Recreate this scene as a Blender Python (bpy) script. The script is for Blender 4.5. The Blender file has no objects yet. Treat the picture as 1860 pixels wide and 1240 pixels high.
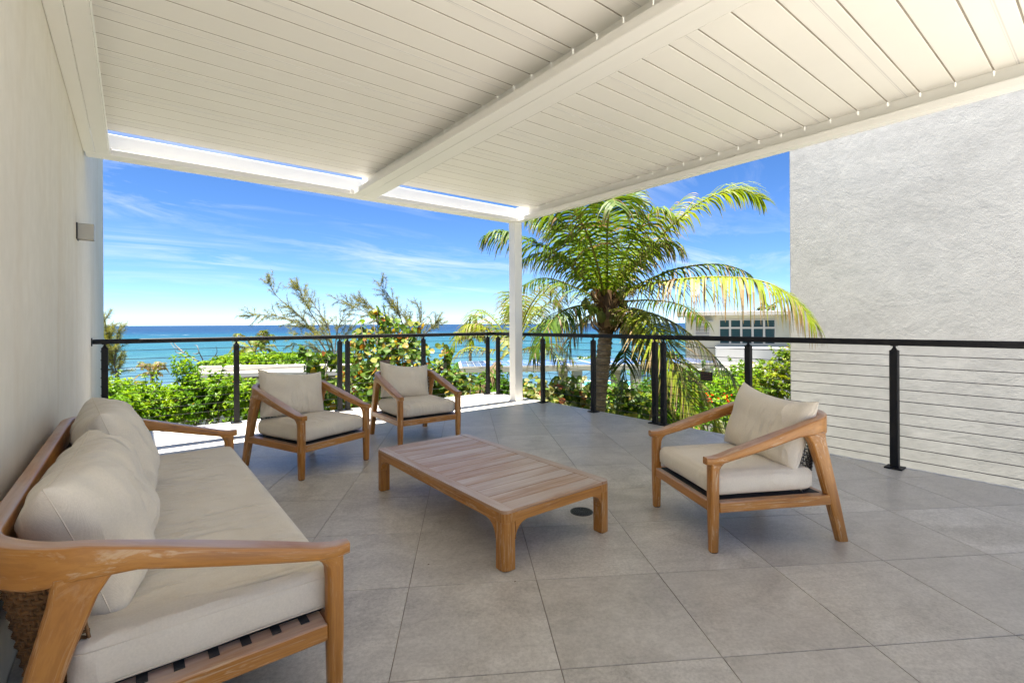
import bpy, math, random
from math import sin, cos, pi, radians, sqrt, atan2, tan
from mathutils import Vector, Matrix

# ------------------------------------------------------------------ camera, world, sun, exposure
sc = bpy.context.scene
col = sc.collection
EYE = 1.22
YAW = radians(38.2)          # camera looks this far right of the pergola axis (+Y)
FPX, CX, HY, ROLL = 877.0, 930.0, 588.0, radians(0.30)
cam_d = bpy.data.cameras.new('camera')
cam = bpy.data.objects.new('camera', cam_d); col.objects.link(cam)
cam_d.sensor_width = 36.0; cam_d.sensor_fit = 'HORIZONTAL'
cam_d.lens = 36.0 * FPX / 1860.0
cam_d.shift_y = -(620.0 - HY) / 1860.0
cam_d.clip_start = 0.05; cam_d.clip_end = 60000
cam.matrix_world = (Matrix.Translation((0, 0, EYE)) @ Matrix.Rotation(-YAW, 4, 'Z')
                    @ Matrix.Rotation(pi / 2, 4, 'X') @ Matrix.Rotation(-ROLL, 4, 'Z'))
sc.camera = cam

ZEN = radians(6.8)           # midday tropical sun, a little towards -X
world = bpy.data.worlds.new('World'); sc.world = world; world.use_nodes = True
wn, wl = world.node_tree.nodes, world.node_tree.links
for n in list(wn): wn.remove(n)
def wnode(t, **kw):
    n = wn.new(t)
    for k, v in kw.items(): setattr(n, k, v)
    return n
w_out = wnode('ShaderNodeOutputWorld'); w_bg = wnode('ShaderNodeBackground')
w_bg.inputs['Strength'].default_value = 0.05
sky = wnode('ShaderNodeTexSky', sky_type='NISHITA', sun_disc=False)
sky.sun_elevation = pi / 2 - ZEN; sky.sun_rotation = radians(270)
sky.air_density = 0.55; sky.dust_density = 0.0; sky.ozone_density = 1.6
hs = wnode('ShaderNodeHueSaturation'); hs.inputs['Saturation'].default_value = 1.12
hs.inputs['Value'].default_value = 1.0
wbm = wnode('ShaderNodeMix', data_type='RGBA', blend_type='MULTIPLY'); wbm.inputs['Factor'].default_value = 1.0
wbm.inputs['B'].default_value = (0.66, 0.735, 0.86, 1)
wl.new(sky.outputs[0], wbm.inputs['A']); wl.new(wbm.outputs['Result'], hs.inputs['Color'])
# high thin cirrus: the view direction meets a flat layer, noise stretched along the wind
tc = wnode('ShaderNodeTexCoord'); sep = wnode('ShaderNodeSeparateXYZ')
wl.new(tc.outputs['Generated'], sep.inputs[0])
def wmath(op, a, b=None, clamp=False):
    n = wnode('ShaderNodeMath', operation=op); n.use_clamp = clamp
    for i, v in enumerate((a, b)):
        if v is None: continue
        if isinstance(v, (int, float)): n.inputs[i].default_value = v
        else: wl.new(v, n.inputs[i])
    return n.outputs[0]
zc = wmath('ADD', wmath('MAXIMUM', sep.outputs[2], 0.0), 0.09)
comb = wnode('ShaderNodeCombineXYZ')
wl.new(wmath('DIVIDE', sep.outputs[0], zc), comb.inputs[0]); wl.new(wmath('DIVIDE', sep.outputs[1], zc), comb.inputs[1])
mp = wnode('ShaderNodeMapping'); mp.inputs['Rotation'].default_value = (0, 0, radians(-24)); mp.inputs['Scale'].default_value = (0.55, 1.25, 1)
wl.new(comb.outputs[0], mp.inputs[0])
nz = wnode('ShaderNodeTexNoise'); nz.inputs['Scale'].default_value = 1.1; nz.inputs['Detail'].default_value = 12; nz.inputs['Roughness'].default_value = 0.68
nz.inputs['Distortion'].default_value = 1.1
wl.new(mp.outputs[0], nz.inputs['Vector'])
nz2 = wnode('ShaderNodeTexNoise'); nz2.inputs['Scale'].default_value = 0.55; nz2.inputs['Detail'].default_value = 3
wl.new(comb.outputs[0], nz2.inputs['Vector'])
cm = wmath('MULTIPLY', wmath('MULTIPLY', wmath('SUBTRACT', nz.outputs[0], 0.455), 3.6, True),
           wmath('MULTIPLY', wmath('SUBTRACT', nz2.outputs[0], 0.36), 4.0, True), True)
hz = wmath('MULTIPLY', wmath('SUBTRACT', sep.outputs[2], 0.015), 9.0, True)
cm = wmath('MULTIPLY', wmath('MULTIPLY', cm, hz), 0.7)
mixc = wnode('ShaderNodeMix', data_type='RGBA')
wl.new(cm, mixc.inputs['Factor']); wl.new(hs.outputs[0], mixc.inputs['A']); mixc.inputs['B'].default_value = (4.4, 4.6, 4.85, 1)
wl.new(mixc.outputs['Result'], w_bg.inputs['Color']); wl.new(w_bg.outputs[0], w_out.inputs[0])

sun_d = bpy.data.lights.new('sun', 'SUN'); sun_d.energy = 4.4; sun_d.angle = radians(0.53); sun_d.color = (1.0, 0.955, 0.88)
sun = bpy.data.objects.new('sun', sun_d); col.objects.link(sun)
sun.rotation_euler = Vector((sin(ZEN), 0.0, -cos(ZEN))).to_track_quat('-Z', 'Y').to_euler()

sc.view_settings.view_transform = 'Standard'; sc.view_settings.look = 'None'
sc.view_settings.exposure = 2.52; sc.view_settings.gamma = 1.0; sc.view_settings.use_curve_mapping = False
sc.render.engine = 'CYCLES'
sc.cycles.max_bounces = 10; sc.cycles.diffuse_bounces = 6; sc.cycles.transparent_max_bounces = 16

# ------------------------------------------------------------------ helpers
_f = Vector((sin(YAW), cos(YAW), 0)); _r = Vector((cos(YAW), -sin(YAW), 0)); _u = Vector((0, 0, 1)); _o = Vector((0, 0, EYE))
def at(px, py, D):
    """point seen at photo pixel (px, py), D metres in front of the camera (used only to lay out the far things)"""
    a = (px - CX) / FPX; b = (HY - py) / FPX
    c, s = cos(ROLL), sin(ROLL)
    return _o + (_f + _r * (a * c + b * s) + _u * (-a * s + b * c)) * D

def tag(o, label=None, cat=None, group=None, kind=None):
    if label: o['label'] = label
    if cat: o['category'] = cat
    if group: o['group'] = group
    if kind: o['kind'] = kind
    return o
def thing(name, label, cat, loc=(0, 0, 0), rz=0.0, group=None):
    o = bpy.data.objects.new(name, None); col.objects.link(o)
    o.empty_display_size = 0.1
    o.location = loc; o.rotation_euler = (0, 0, rz)
    return tag(o, label, cat, group)

class MB:
    """collects geometry; grain = per-vertex (along, across, across) coordinates, colr = per-vertex colour"""
    def __init__(s): s.v = []; s.f = []; s.g = []; s.c = []; s.sm = []
    def add(s, verts, faces, grain=None, colr=None, smooth=False):
        b = len(s.v)
        s.v += [tuple(v) for v in verts]; s.f += [tuple(i + b for i in f) for f in faces]
        s.sm += [smooth] * len(faces)
        s.g += [tuple(g) for g in grain] if grain else [tuple(v) for v in verts]
        if colr is not None: s.c += [colr] * len(verts) if isinstance(colr[0], (int, float)) else list(colr)
        return b
    def box(s, x0, y0, z0, x1, y1, z1, bev=0.0, colr=None):
        d = (x1 - x0, y1 - y0, z1 - z0); ax = max(range(3), key=lambda i: d[i])
        if bev <= 0:
            v = [(x, y, z) for x in (x0, x1) for y in (y0, y1) for z in (z0, z1)]
            f = [(0, 1, 3, 2), (4, 6, 7, 5), (0, 4, 5, 1), (2, 3, 7, 6), (0, 2, 6, 4), (1, 5, 7, 3)]
        else:
            b = min(bev, min(d) * 0.45)
            v = []; idx = {}
            lo = (x0, y0, z0); hi = (x1, y1, z1)
            for c in range(8):
                sg = [(c >> i) & 1 for i in range(3)]
                for a in range(3):
                    p = [(hi[i] - b if sg[i] else lo[i] + b) for i in range(3)]
                    p[a] = hi[a] if sg[a] else lo[a]
                    idx[(c, a)] = len(v); v.append(tuple(p))
            f = []
            for a in range(3):
                i, j = [k for k in range(3) if k != a]
                for sd in (0, 1):
                    q = [idx[((sd << a) | (p << i) | (r_ << j), a)] for p, r_ in ((0, 0), (1, 0), (1, 1), (0, 1))]
                    f.append(tuple(q))
            for a in range(3):                       # edges along axis a
                i, j = [k for k in range(3) if k != a]
                for p in (0, 1):
                    for r_ in (0, 1):
                        c0 = (p << i) | (r_ << j); c1 = c0 | (1 << a)
                        f.append((idx[(c0, i)], idx[(c1, i)], idx[(c1, j)], idx[(c0, j)]))
            for c in range(8): f.append((idx[(c, 0)], idx[(c, 1)], idx[(c, 2)]))
        g = [(p[ax], p[(ax + 1) % 3], p[(ax + 2) % 3]) for p in v]
        s.add(v, f, g, colr)
    def loft(s, rings, cap=True, closed=True, smooth=True, colr=None, along=None):
        n = len(rings[0]); v = []; g = []; f = []; L = 0.0
        for k, r in enumerate(rings):
            if k:
                a = sum((Vector(p) for p in rings[k]), Vector()) / n; b = sum((Vector(p) for p in rings[k - 1]), Vector()) / n
                L += (a - b).length
            c0 = sum((Vector(p) for p in r), Vector()) / n
            for i, p in enumerate(r):
                v.append(tuple(p)); dd = (Vector(p) - c0); g.append((L, dd.length * cos(2 * pi * i / n), dd.length * sin(2 * pi * i / n)))
        for k in range(len(rings) - 1):
            for i in range(n if closed else n - 1):
                j = (i + 1) % n
                f.append((k * n + i, k * n + j, (k + 1) * n + j, (k + 1) * n + i))
        s.add(v, f, g, colr, smooth)
        if cap and closed:
            s.add(rings[0], [tuple(reversed(range(n)))], [g[i] for i in range(n)], colr)
            s.add(rings[-1], [tuple(range(n))], g[-n:], colr)
    def tube(s, pts, rad, n=6, cap=True, colr=None, smooth=True):
        pts = [Vector(p) for p in pts]; rings = []
        ref = Vector((0, 0, 1))
        for i, p in enumerate(pts):
            t = (pts[min(i + 1, len(pts) - 1)] - pts[max(i - 1, 0)]).normalized()
            if abs(t.dot(ref)) > 0.9: ref = Vector((1, 0, 0)) if abs(t.x) < 0.9 else Vector((0, 1, 0))
            a = t.cross(ref).normalized(); b = a.cross(t)
            ref = b
            r = rad(i / max(1, len(pts) - 1)) if callable(rad) else rad
            rings.append([p + (a * cos(2 * pi * k / n) + b * sin(2 * pi * k / n)) * r for k in range(n)])
        s.loft(rings, cap, True, smooth, colr)
    def prism(s, poly, z0, z1, plane='xy', colr=None, grain_ax=0):
        """extrude a 2-D polygon; plane 'xy' along z, 'xz' along y, 'yz' along x"""
        m = {'xy': lambda a, b, h: (a, b, h), 'xz': lambda a, b, h: (a, h, b), 'yz': lambda a, b, h: (h, a, b)}[plane]
        n = len(poly)
        v = [m(a, b, z0) for a, b in poly] + [m(a, b, z1) for a, b in poly]
        f = [tuple(range(n)), tuple(range(2 * n - 1, n - 1, -1))]
        f += [(i, i + n, (i + 1) % n + n, (i + 1) % n) for i in range(n)]
        g = [(p[grain_ax], p[(grain_ax + 1) % 3], p[(grain_ax + 2) % 3]) for p in v]
        s.add(v, f, g, colr)
    def build(s, name, mat, parent=None, kind=None, fix=True):
        me = bpy.data.meshes.new(name); me.from_pydata(s.v, [], s.f)
        me.polygons.foreach_set('use_smooth', s.sm)
        at_ = me.attributes.new('grain', 'FLOAT_VECTOR', 'POINT')
        at_.data.foreach_set('vector', [c for g in s.g for c in g])
        if s.c and len(s.c) == len(s.v):
            ca = me.attributes.new('Col', 'FLOAT_COLOR', 'POINT')
            ca.data.foreach_set('color', [c for k in s.c for c in (k[0], k[1], k[2], 1.0)])
        if fix:
            import bmesh
            bm = bmesh.new(); bm.from_mesh(me)
            bmesh.ops.recalc_face_normals(bm, faces=bm.faces); bm.to_mesh(me); bm.free()
        me.materials.append(mat); me.update()
        o = bpy.data.objects.new(name, me); col.objects.link(o)
        if parent: o.parent = parent
        if kind: o['kind'] = kind
        return o

def dup(o, parent=None):
    c = o.copy(); col.objects.link(c)
    if parent: c.parent = parent
    for ch in list(o.children): dup(ch, c)
    return c
def rrect(w, h, r, n=3):
    p = []
    for cx, cy, a0 in ((w / 2 - r, h / 2 - r, 0), (-w / 2 + r, h / 2 - r, 90), (-w / 2 + r, -h / 2 + r, 180), (w / 2 - r, -h / 2 + r, 270)):
        for k in range(n + 1):
            a = radians(a0 + 90 * k / n); p.append((cx + r * cos(a), cy + r * sin(a)))
    return p
def sweep(mb, path, prof, up=Vector((0, 0, 1)), smooth=True):
    """path: points; prof(i, t) -> 2-D outline (side, up)"""
    path = [Vector(p) for p in path]; rings = []
    for i, p in enumerate(path):
        t = (path[min(i + 1, len(path) - 1)] - path[max(i - 1, 0)]).normalized()
        sd = t.cross(up).normalized(); uu = sd.cross(t)
        rings.append([p + sd * a + uu * b for a, b in prof(i, i / (len(path) - 1))])
    mb.loft(rings, True, True, smooth)
def smoothpath(pts, n=8):
    pts = [Vector(p) for p in pts]; out = []
    for i in range(len(pts) - 1):
        p0 = pts[max(i - 1, 0)]; p1 = pts[i]; p2 = pts[i + 1]; p3 = pts[min(i + 2, len(pts) - 1)]
        for k in range(n):
            t = k / n
            out.append(0.5 * ((2 * p1) + (p2 - p0) * t + (2 * p0 - 5 * p1 + 4 * p2 - p3) * t * t + (3 * p1 - p0 - 3 * p2 + p3) * t ** 3))
    out.append(pts[-1]); return out

# ------------------------------------------------------------------ materials
class Mat:
    def __init__(s, name):
        s.m = bpy.data.materials.new(name); s.m.use_nodes = True
        s.n = s.m.node_tree.nodes; s.l = s.m.node_tree.links
        for n in list(s.n): s.n.remove(n)
        s.out = s.n.new('ShaderNodeOutputMaterial'); s.p = s.n.new('ShaderNodeBsdfPrincipled')
        s.l.new(s.p.outputs[0], s.out.inputs[0])
    def new(s, t, **kw):
        n = s.n.new(t)
        for k, v in kw.items(): setattr(n, k, v)
        return n
    def pin(s, k, v):
        if hasattr(v, 'is_linked') or hasattr(v, 'links'): s.l.new(v, s.p.inputs[k])
        else: s.p.inputs[k].default_value = v
    def link(s, a, b): s.l.new(a, b)
    def vec(s, kind, scale=(1, 1, 1), rnd=False):
        if kind == 'pos': o = s.new('ShaderNodeNewGeometry').outputs['Position']
        elif kind == 'obj': o = s.new('ShaderNodeTexCoord').outputs['Object']
        else: o = s.new('ShaderNodeAttribute', attribute_name=kind).outputs['Vector']
        if rnd:
            oi = s.new('ShaderNodeObjectInfo'); ad = s.new('ShaderNodeVectorMath', operation='MULTIPLY_ADD')
            cb = s.new('ShaderNodeCombineXYZ')
            for i in range(3): s.l.new(oi.outputs['Random'], cb.inputs[i])
            ad.inputs[1].default_value = (37.0, 53.0, 71.0); s.l.new(cb.outputs[0], ad.inputs[0]); s.l.new(o, ad.inputs[2]); o = ad.outputs[0]
        m = s.new('ShaderNodeVectorMath', operation='MULTIPLY'); s.l.new(o, m.inputs[0]); m.inputs[1].default_value = scale
        return m.outputs[0]
    def noise(s, v, scale=1, detail=4, rough=0.55, dist=0.0):
        n = s.new('ShaderNodeTexNoise'); s.l.new(v, n.inputs['Vector'])
        n.inputs['Scale'].default_value = scale; n.inputs['Detail'].default_value = detail
        n.inputs['Roughness'].default_value = rough; n.inputs['Distortion'].default_value = dist
        return n.outputs[0]
    def ramp(s, fac, stops, interp='LINEAR'):
        r = s.new('ShaderNodeValToRGB'); r.color_ramp.interpolation = interp
        e = r.color_ramp.elements
        while len(e) < len(stops): e.new(0.5)
        for i, (p, c) in enumerate(stops):
            e[i].position = p; e[i].color = (c, c, c, 1) if isinstance(c, (int, float)) else (*c, 1)
        s.l.new(fac, r.inputs[0]); return r.outputs[0]
    def math(s, op, a, b=None, clamp=False):
        n = s.new('ShaderNodeMath', operation=op); n.use_clamp = clamp
        for i, v in enumerate((a, b)):
            if v is None: continue
            if isinstance(v, (int, float)): n.inputs[i].default_value = v
            else: s.l.new(v, n.inputs[i])
        return n.outputs[0]
    def mix(s, fac, a, b, mode='MIX'):
        n = s.new('ShaderNodeMix', data_type='RGBA', blend_type=mode)
        for k, v in (('Factor', fac), ('A', a), ('B', b)):
            if isinstance(v, (int, float)): n.inputs[k].default_value = v
            elif isinstance(v, tuple): n.inputs[k].default_value = (*v, 1)
            else: s.l.new(v, n.inputs[k])
        return n.outputs['Result']
    def bump(s, h, strength=0.3, dist=0.01, prev=None):
        b = s.new('ShaderNodeBump'); b.inputs['Strength'].default_value = strength; b.inputs['Distance'].default_value = dist
        s.l.new(h, b.inputs['Height'])
        if prev is not None: s.l.new(prev, b.inputs['Normal'])
        s.l.new(b.outputs[0], s.p.inputs['Normal']); return b.outputs[0]

def mat_plain(name, c, rough=0.5, metal=0.0, spec=0.5, var=0.06, scale=6.0, bump=0.0, bscale=200):
    m = Mat(name); v = m.vec('pos'); n = m.noise(v, scale, 5)
    m.pin('Base Color', m.ramp(n, [(0.3, tuple(x * (1 - var) for x in c)), (0.7, tuple(min(1, x * (1 + var)) for x in c))]))
    m.pin('Roughness', rough); m.pin('Metallic', metal); m.pin('Specular IOR Level', spec)
    if bump: m.bump(m.noise(v, bscale, 3), bump, 0.002)
    return m.m

def mat_stucco(name, c0, c1, stain=None, big=0.5, bstr=0.5, bscale=60, bdist=0.006, lump=0.0):
    m = Mat(name); v = m.vec('pos')
    n1 = m.noise(v, big, 6, 0.6, 0.4); n2 = m.noise(v, 9, 5, 0.6)
    c = m.ramp(n1, [(0.3, c0), (0.7, c1)])
    c = m.mix(0.35, c, m.ramp(n2, [(0.3, tuple(x * 0.9 for x in c0)), (0.7, c1)]))
    if stain:
        vs = m.vec('pos', (1.3, 2.2, 0.45)); ns = m.noise(vs, 1.1, 6, 0.62, 0.6)
        c = m.mix(m.math('MULTIPLY', m.ramp(ns, [(0.48, 0.0), (0.75, 1.0)]), 0.40), c, stain)
    m.pin('Base Color', c); m.pin('Roughness', 0.9); m.pin('Specular IOR Level', 0.2)
    h = m.math('ADD', m.noise(v, bscale, 6, 0.65), m.math('MULTIPLY', m.noise(v, bscale * 0.28, 4, 0.6, 0.8), 0.9))
    b = m.bump(h, bstr, bdist)
    if lump: m.bump(m.noise(v, 2.2, 4, 0.6, 0.5), lump, 0.05, b)
    return m.m

def mat_tile():
    m = Mat('grey porcelain tile'); v = m.vec('pos', rnd=True)
    oi = m.new('ShaderNodeObjectInfo')
    a = m.noise(v, 3.4, 9, 0.72, 0.7); b = m.noise(v, 70, 4, 0.7); st = m.noise(m.vec('obj', (3, 14, 1), True), 2.0, 6, 0.6, 0.7)
    c = m.ramp(a, [(0.36, (0.36, 0.325, 0.275)), (0.5, (0.545, 0.505, 0.44)), (0.64, (0.69, 0.65, 0.58))])
    c = m.mix(0.30, c, m.ramp(b, [(0.36, (0.24, 0.215, 0.18)), (0.60, (0.74, 0.70, 0.63))]))
    c = m.mix(m.math('MULTIPLY', m.ramp(st, [(0.5, 0.0), (0.72, 1.0)]), 0.38), c, (0.32, 0.29, 0.25))
    sp = m.noise(v, 210, 2, 0.5)
    c = m.mix(m.math('MULTIPLY', m.ramp(sp, [(0.66, 0.0), (0.72, 1.0)]), 0.5), c, (0.18, 0.16, 0.135))
    c = m.mix(m.math('MULTIPLY', oi.outputs['Random'], 0.42), c, (0.41, 0.375, 0.325))
    wd = m.noise(m.vec('pos', (1, 1, 1)), 0.55, 6, 0.65, 0.8)
    c = m.mix(m.math('MULTIPLY', m.ramp(wd, [(0.46, 0.0), (0.68, 1.0)]), 0.42), c, (0.36, 0.345, 0.32))
    m.pin('Base Color', c); m.pin('Roughness', m.ramp(a, [(0.3, 0.30), (0.7, 0.46)])); m.pin('Specular IOR Level', 0.5)
    m.bump(m.math('ADD', b, m.math('MULTIPLY', a, 0.6)), 0.16, 0.003)
    return m.m

def mat_wood(name, dark, mid, light, sheen_wash=None, washf=0.5, rough=0.42, scratch=0.0):
    m = Mat(name); v = m.vec('grain', (1, 1, 1), True)
    def sv(sx, sy):
        q = m.new('ShaderNodeVectorMath', operation='MULTIPLY'); m.link(v, q.inputs[0]); q.inputs[1].default_value = (sx, sy, sy); return q.outputs[0]
    g = m.noise(sv(2.2, 46), 1.0, 6, 0.6, 0.5); fine = m.noise(sv(9, 320), 1.0, 3, 0.6); big = m.noise(sv(1.6, 7), 1.0, 4, 0.6, 0.6)
    c = m.ramp(g, [(0.28, dark), (0.5, mid), (0.75, light)])
    c = m.mix(m.math('MULTIPLY', m.ramp(fine, [(0.45, 0.0), (0.62, 1.0)]), 0.3), c, dark)
    if sheen_wash:
        geo = m.new('ShaderNodeNewGeometry'); sp = m.new('ShaderNodeSeparateXYZ'); m.link(geo.outputs['Normal'], sp.inputs[0])
        w = m.math('MULTIPLY', m.ramp(big, [(0.34, 0.12), (0.60, 1.0)]), washf)
        w = m.math('MULTIPLY', w, m.ramp(g, [(0.3, 0.65), (0.6, 1.0)]))
        up = m.ramp(sp.outputs[2], [(0.55, 0.05), (0.9, 1.0)])       # pale sky sheen and weathering, both painted on up-facing faces
        c = m.mix(m.math('MULTIPLY', w, up), c, sheen_wash)
    if scratch:
        s1 = m.noise(sv(5, 75), 1.0, 5, 0.7, 1.2); s2 = m.noise(sv(1.2, 6), 1.0, 2)
        k = m.math('MULTIPLY', m.ramp(s1, [(0.535, 0.0), (0.62, 1.0)]), m.ramp(s2, [(0.37, 0.0), (0.54, 1.0)]))
        c = m.mix(m.math('MULTIPLY', k, scratch), c, (0.62, 0.46, 0.29))
    m.pin('Base Color', c); m.pin('Roughness', rough); m.pin('Specular IOR Level', 0.5)
    m.bump(m.math('ADD', g, m.math('MULTIPLY', fine, 0.7)), 0.18, 0.0015)
    return m.m

def mat_fabric(name, c0, c1, wr=0.35):
    m = Mat(name); v = m.vec('obj', rnd=True)
    w1 = m.new('ShaderNodeTexWave', wave_type='BANDS', bands_direction='X'); w2 = m.new('ShaderNodeTexWave', wave_type='BANDS', bands_direction='Y')
    for w in (w1, w2):
        m.link(v, w.inputs['Vector']); w.inputs['Scale'].default_value = 170; w.inputs['Distortion'].default_value = 2.2; w.inputs['Detail'].default_value = 2; w.inputs['Detail Scale'].default_value = 3
    n = m.noise(v, 5, 5); f = m.noise(v, 160, 3, 0.7)
    c = m.ramp(n, [(0.3, c0), (0.7, c1)])
    c = m.mix(0.22, c, m.ramp(f, [(0.3, tuple(x * 0.72 for x in c0)), (0.7, tuple(min(1, x * 1.08) for x in c1))]))
    m.pin('Base Color', c); m.pin('Roughness', 0.92); m.pin('Specular IOR Level', 0.15)
    m.pin('Sheen Weight', 0.25); m.pin('Sheen Roughness', 0.5)
    h = m.math('ADD', m.math('ADD', w1.outputs['Fac'], w2.outputs['Fac']), f)
    b = m.bump(h, 0.22, 0.0012)
    wv = m.vec('obj', (10.0, 3.0, 3.0), True)
    rg = m.math('SUBTRACT', 1.0, m.math('MULTIPLY', m.math('ABSOLUTE', m.math('SUBTRACT', m.noise(wv, 1.0, 2, 0.45, 0.5), 0.5)), 5.0), True)
    mk = m.ramp(m.noise(m.vec('obj', (2.5, 3.5, 3.5), True), 1.0, 2), [(0.42, 0.0), (0.62, 1.0)])
    m.bump(m.math('MULTIPLY', m.math('POWER', rg, 1.6), mk), wr, 0.03, b)
    return m.m

def mat_leaf(name, tr=0.4, rough=0.42, spec=0.45):
    m = Mat(name); a = m.new('ShaderNodeAttribute', attribute_name='Col')
    oi = m.new('ShaderNodeObjectInfo')
    hsv = m.new('ShaderNodeHueSaturation'); m.link(a.outputs['Color'], hsv.inputs['Color'])
    m.link(m.math('ADD', m.math('MULTIPLY', oi.outputs['Random'], 0.35), 0.82), hsv.inputs['Value'])
    m.pin('Base Color', hsv.outputs[0]); m.pin('Roughness', rough); m.pin('Specular IOR Level', spec)
    t = m.new('ShaderNodeBsdfTranslucent')
    tc_ = m.mix(1.0, hsv.outputs[0], (1.9, 1.75, 0.75), 'MULTIPLY'); m.link(tc_, t.inputs['Color'])
    mx = m.new('ShaderNodeMixShader'); mx.inputs[0].default_value = tr
    m.link(m.p.outputs[0], mx.inputs[1]); m.link(t.outputs[0], mx.inputs[2]); m.link(mx.outputs[0], m.out.inputs[0])
    return m.m

M = {}
M['paint'] = mat_plain('warm white powder coat', (0.845, 0.83, 0.785), 0.34, spec=0.4, var=0.02, scale=2.0)
M['louver'] = mat_plain('warm white louver paint', (0.84, 0.82, 0.77), 0.42, spec=0.35, var=0.025, scale=1.2)
M['groove'] = mat_plain('grey strip', (0.66, 0.645, 0.62), 0.5, var=0.03)
M['joint_shade'] = mat_plain('louver seal', (0.30, 0.265, 0.215), 0.8, var=0.2)
M['black'] = mat_plain('black powder coat', (0.011, 0.011, 0.012), 0.55, spec=0.25, var=0.2)
M['steel'] = mat_plain('stainless cable', (0.06, 0.06, 0.062), 0.45, 0.3, var=0.1)
M['wall_l'] = mat_stucco('cream stucco', (0.70, 0.66, 0.565), (0.78, 0.74, 0.655), (0.60, 0.51, 0.37), 0.6, 0.25, 110, 0.003)
M['wall_r'] = mat_stucco('pale grey stucco', (0.385, 0.375, 0.35), (0.485, 0.475, 0.445), None, 1.1, 0.5, 70, 0.005, 0.16)
M['tile'] = mat_tile()
M['grout'] = mat_plain('grout', (0.24, 0.19, 0.14), 0.95, var=0.2)
M['conc'] = mat_plain('concrete', (0.42, 0.41, 0.39), 0.9, var=0.1, bump=0.2)
M['bounce_floor'] = mat_plain('pale bounce floor', (0.63, 0.60, 0.55), 0.85, var=0.06)
M['trim'] = mat_plain('edge trim', (0.72, 0.72, 0.70), 0.4, var=0.03)
M['teak'] = mat_wood('teak', (0.25, 0.088, 0.010), (0.42, 0.170, 0.022), (0.52, 0.235, 0.042), (0.56, 0.475, 0.45), 0.80, 0.38, 0.6)
M['teak_top'] = mat_wood('washed teak', (0.27, 0.135, 0.06), (0.42, 0.25, 0.14), (0.52, 0.35, 0.23), (0.60, 0.54, 0.505), 0.80, 0.42)
M['linen'] = mat_fabric('beige linen', (0.68, 0.61, 0.495), (0.76, 0.69, 0.575))
M['linen_s'] = mat_fabric('sofa linen', (0.69, 0.625, 0.52), (0.77, 0.705, 0.595), 0.6)
M['seam'] = mat_plain('seam', (0.70, 0.63, 0.52), 0.9, var=0.05)
M['rope'] = mat_plain('dark rope', (0.035, 0.03, 0.027), 0.85, var=0.3, scale=90)
M['ropew'] = mat_plain('pale rope fleck', (0.5, 0.46, 0.40), 0.85, var=0.1)
M['rattan'] = mat_plain('brown rattan', (0.20, 0.10, 0.035), 0.6, var=0.35, scale=70)
M['strap'] = mat_plain('black webbing', (0.03, 0.03, 0.033), 0.8, var=0.2)
M['leaf'] = mat_leaf('leaf', 0.4, 0.45, 0.3); M['palm'] = mat_leaf('palm leaf', 0.30, 0.5, 0.22); M['needle'] = mat_leaf('needle', 0.3, 0.6, 0.2)
M['bark'] = mat_plain('bark', (0.13, 0.095, 0.065), 0.95, var=0.35, scale=12, bump=0.4, bscale=40)
M['iron'] = mat_plain('drain iron', (0.05, 0.05, 0.045), 0.5, 0.3, var=0.3, scale=60)
M['hole'] = mat_plain('drain dark', (0.008, 0.008, 0.008), 0.8, var=0.1)
M['white'] = mat_plain('white render', (0.50, 0.47, 0.415), 0.8, var=0.05, scale=1.0)
M['cream'] = mat_plain('cream render', (0.50, 0.47, 0.37), 0.85, var=0.05, scale=0.8)
M['grey'] = mat_plain('grey render', (0.36, 0.365, 0.36), 0.85, var=0.05, scale=0.8)
M['glass'] = mat_plain('window glass', (0.02, 0.055, 0.06), 0.04, spec=0.9, var=0.05)
M['pv'] = mat_plain('solar cell', (0.05, 0.085, 0.20), 0.12, spec=0.8, var=0.1)

# ------------------------------------------------------------------ setting: terrace, ground, sea
DX0, DX1, DY0, DY1 = -0.343, 5.065, -1.9, 6.955
floor = MB(); floor.box(DX0, DY0, -0.30, DX1, DY1, -0.0045)
floor = floor.build('terrace_floor', M['grout'], None, 'structure')
TA = radians(32.7); TP = Vector((1.51, 1.741)); TS = 0.598
tu = Vector((sin(TA), cos(TA))); tv = Vector((cos(TA), -sin(TA)))
def clip(poly, ax, lim, keep_less):
    out = []
    for i in range(len(poly)):
        a, b = poly[i], poly[(i + 1) % len(poly)]
        ia = (a[ax] <= lim) == keep_less or a[ax] == lim; ib = (b[ax] <= lim) == keep_less or b[ax] == lim
        if ia: out.append(a)
        if ia != ib:
            t = (lim - a[ax]) / (b[ax] - a[ax]); out.append((a[0] + (b[0] - a[0]) * t, a[1] + (b[1] - a[1]) * t))
    return out
def tile_mesh(poly):
    mb = MB(); n = len(poly); c = Vector((sum(p[0] for p in poly) / n, sum(p[1] for p in poly) / n)); b = 0.0016
    top = []
    for p in poly:
        d = Vector(p) - c; L = d.length; top.append(tuple(c + d * max(0.0, (L - b * 1.4) / L)))
    v = [(x, y, 0.0) for x, y in top] + [(x, y, -0.0012) for x, y in poly] + [(x, y, -0.0044) for x, y in poly]
    f = [tuple(range(n))]
    for r_ in (0, 1): f += [(r_ * n + i, r_ * n + (i + 1) % n, (r_ + 1) * n + (i + 1) % n, (r_ + 1) * n + i) for i in range(n)]
    mb.add(v, f); return mb
g = TS / 2 - 0.0015
sq = [(-g, -g), (g, -g), (g, g), (-g, g)]
full_tile = None
rt = random.Random(5)
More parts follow.
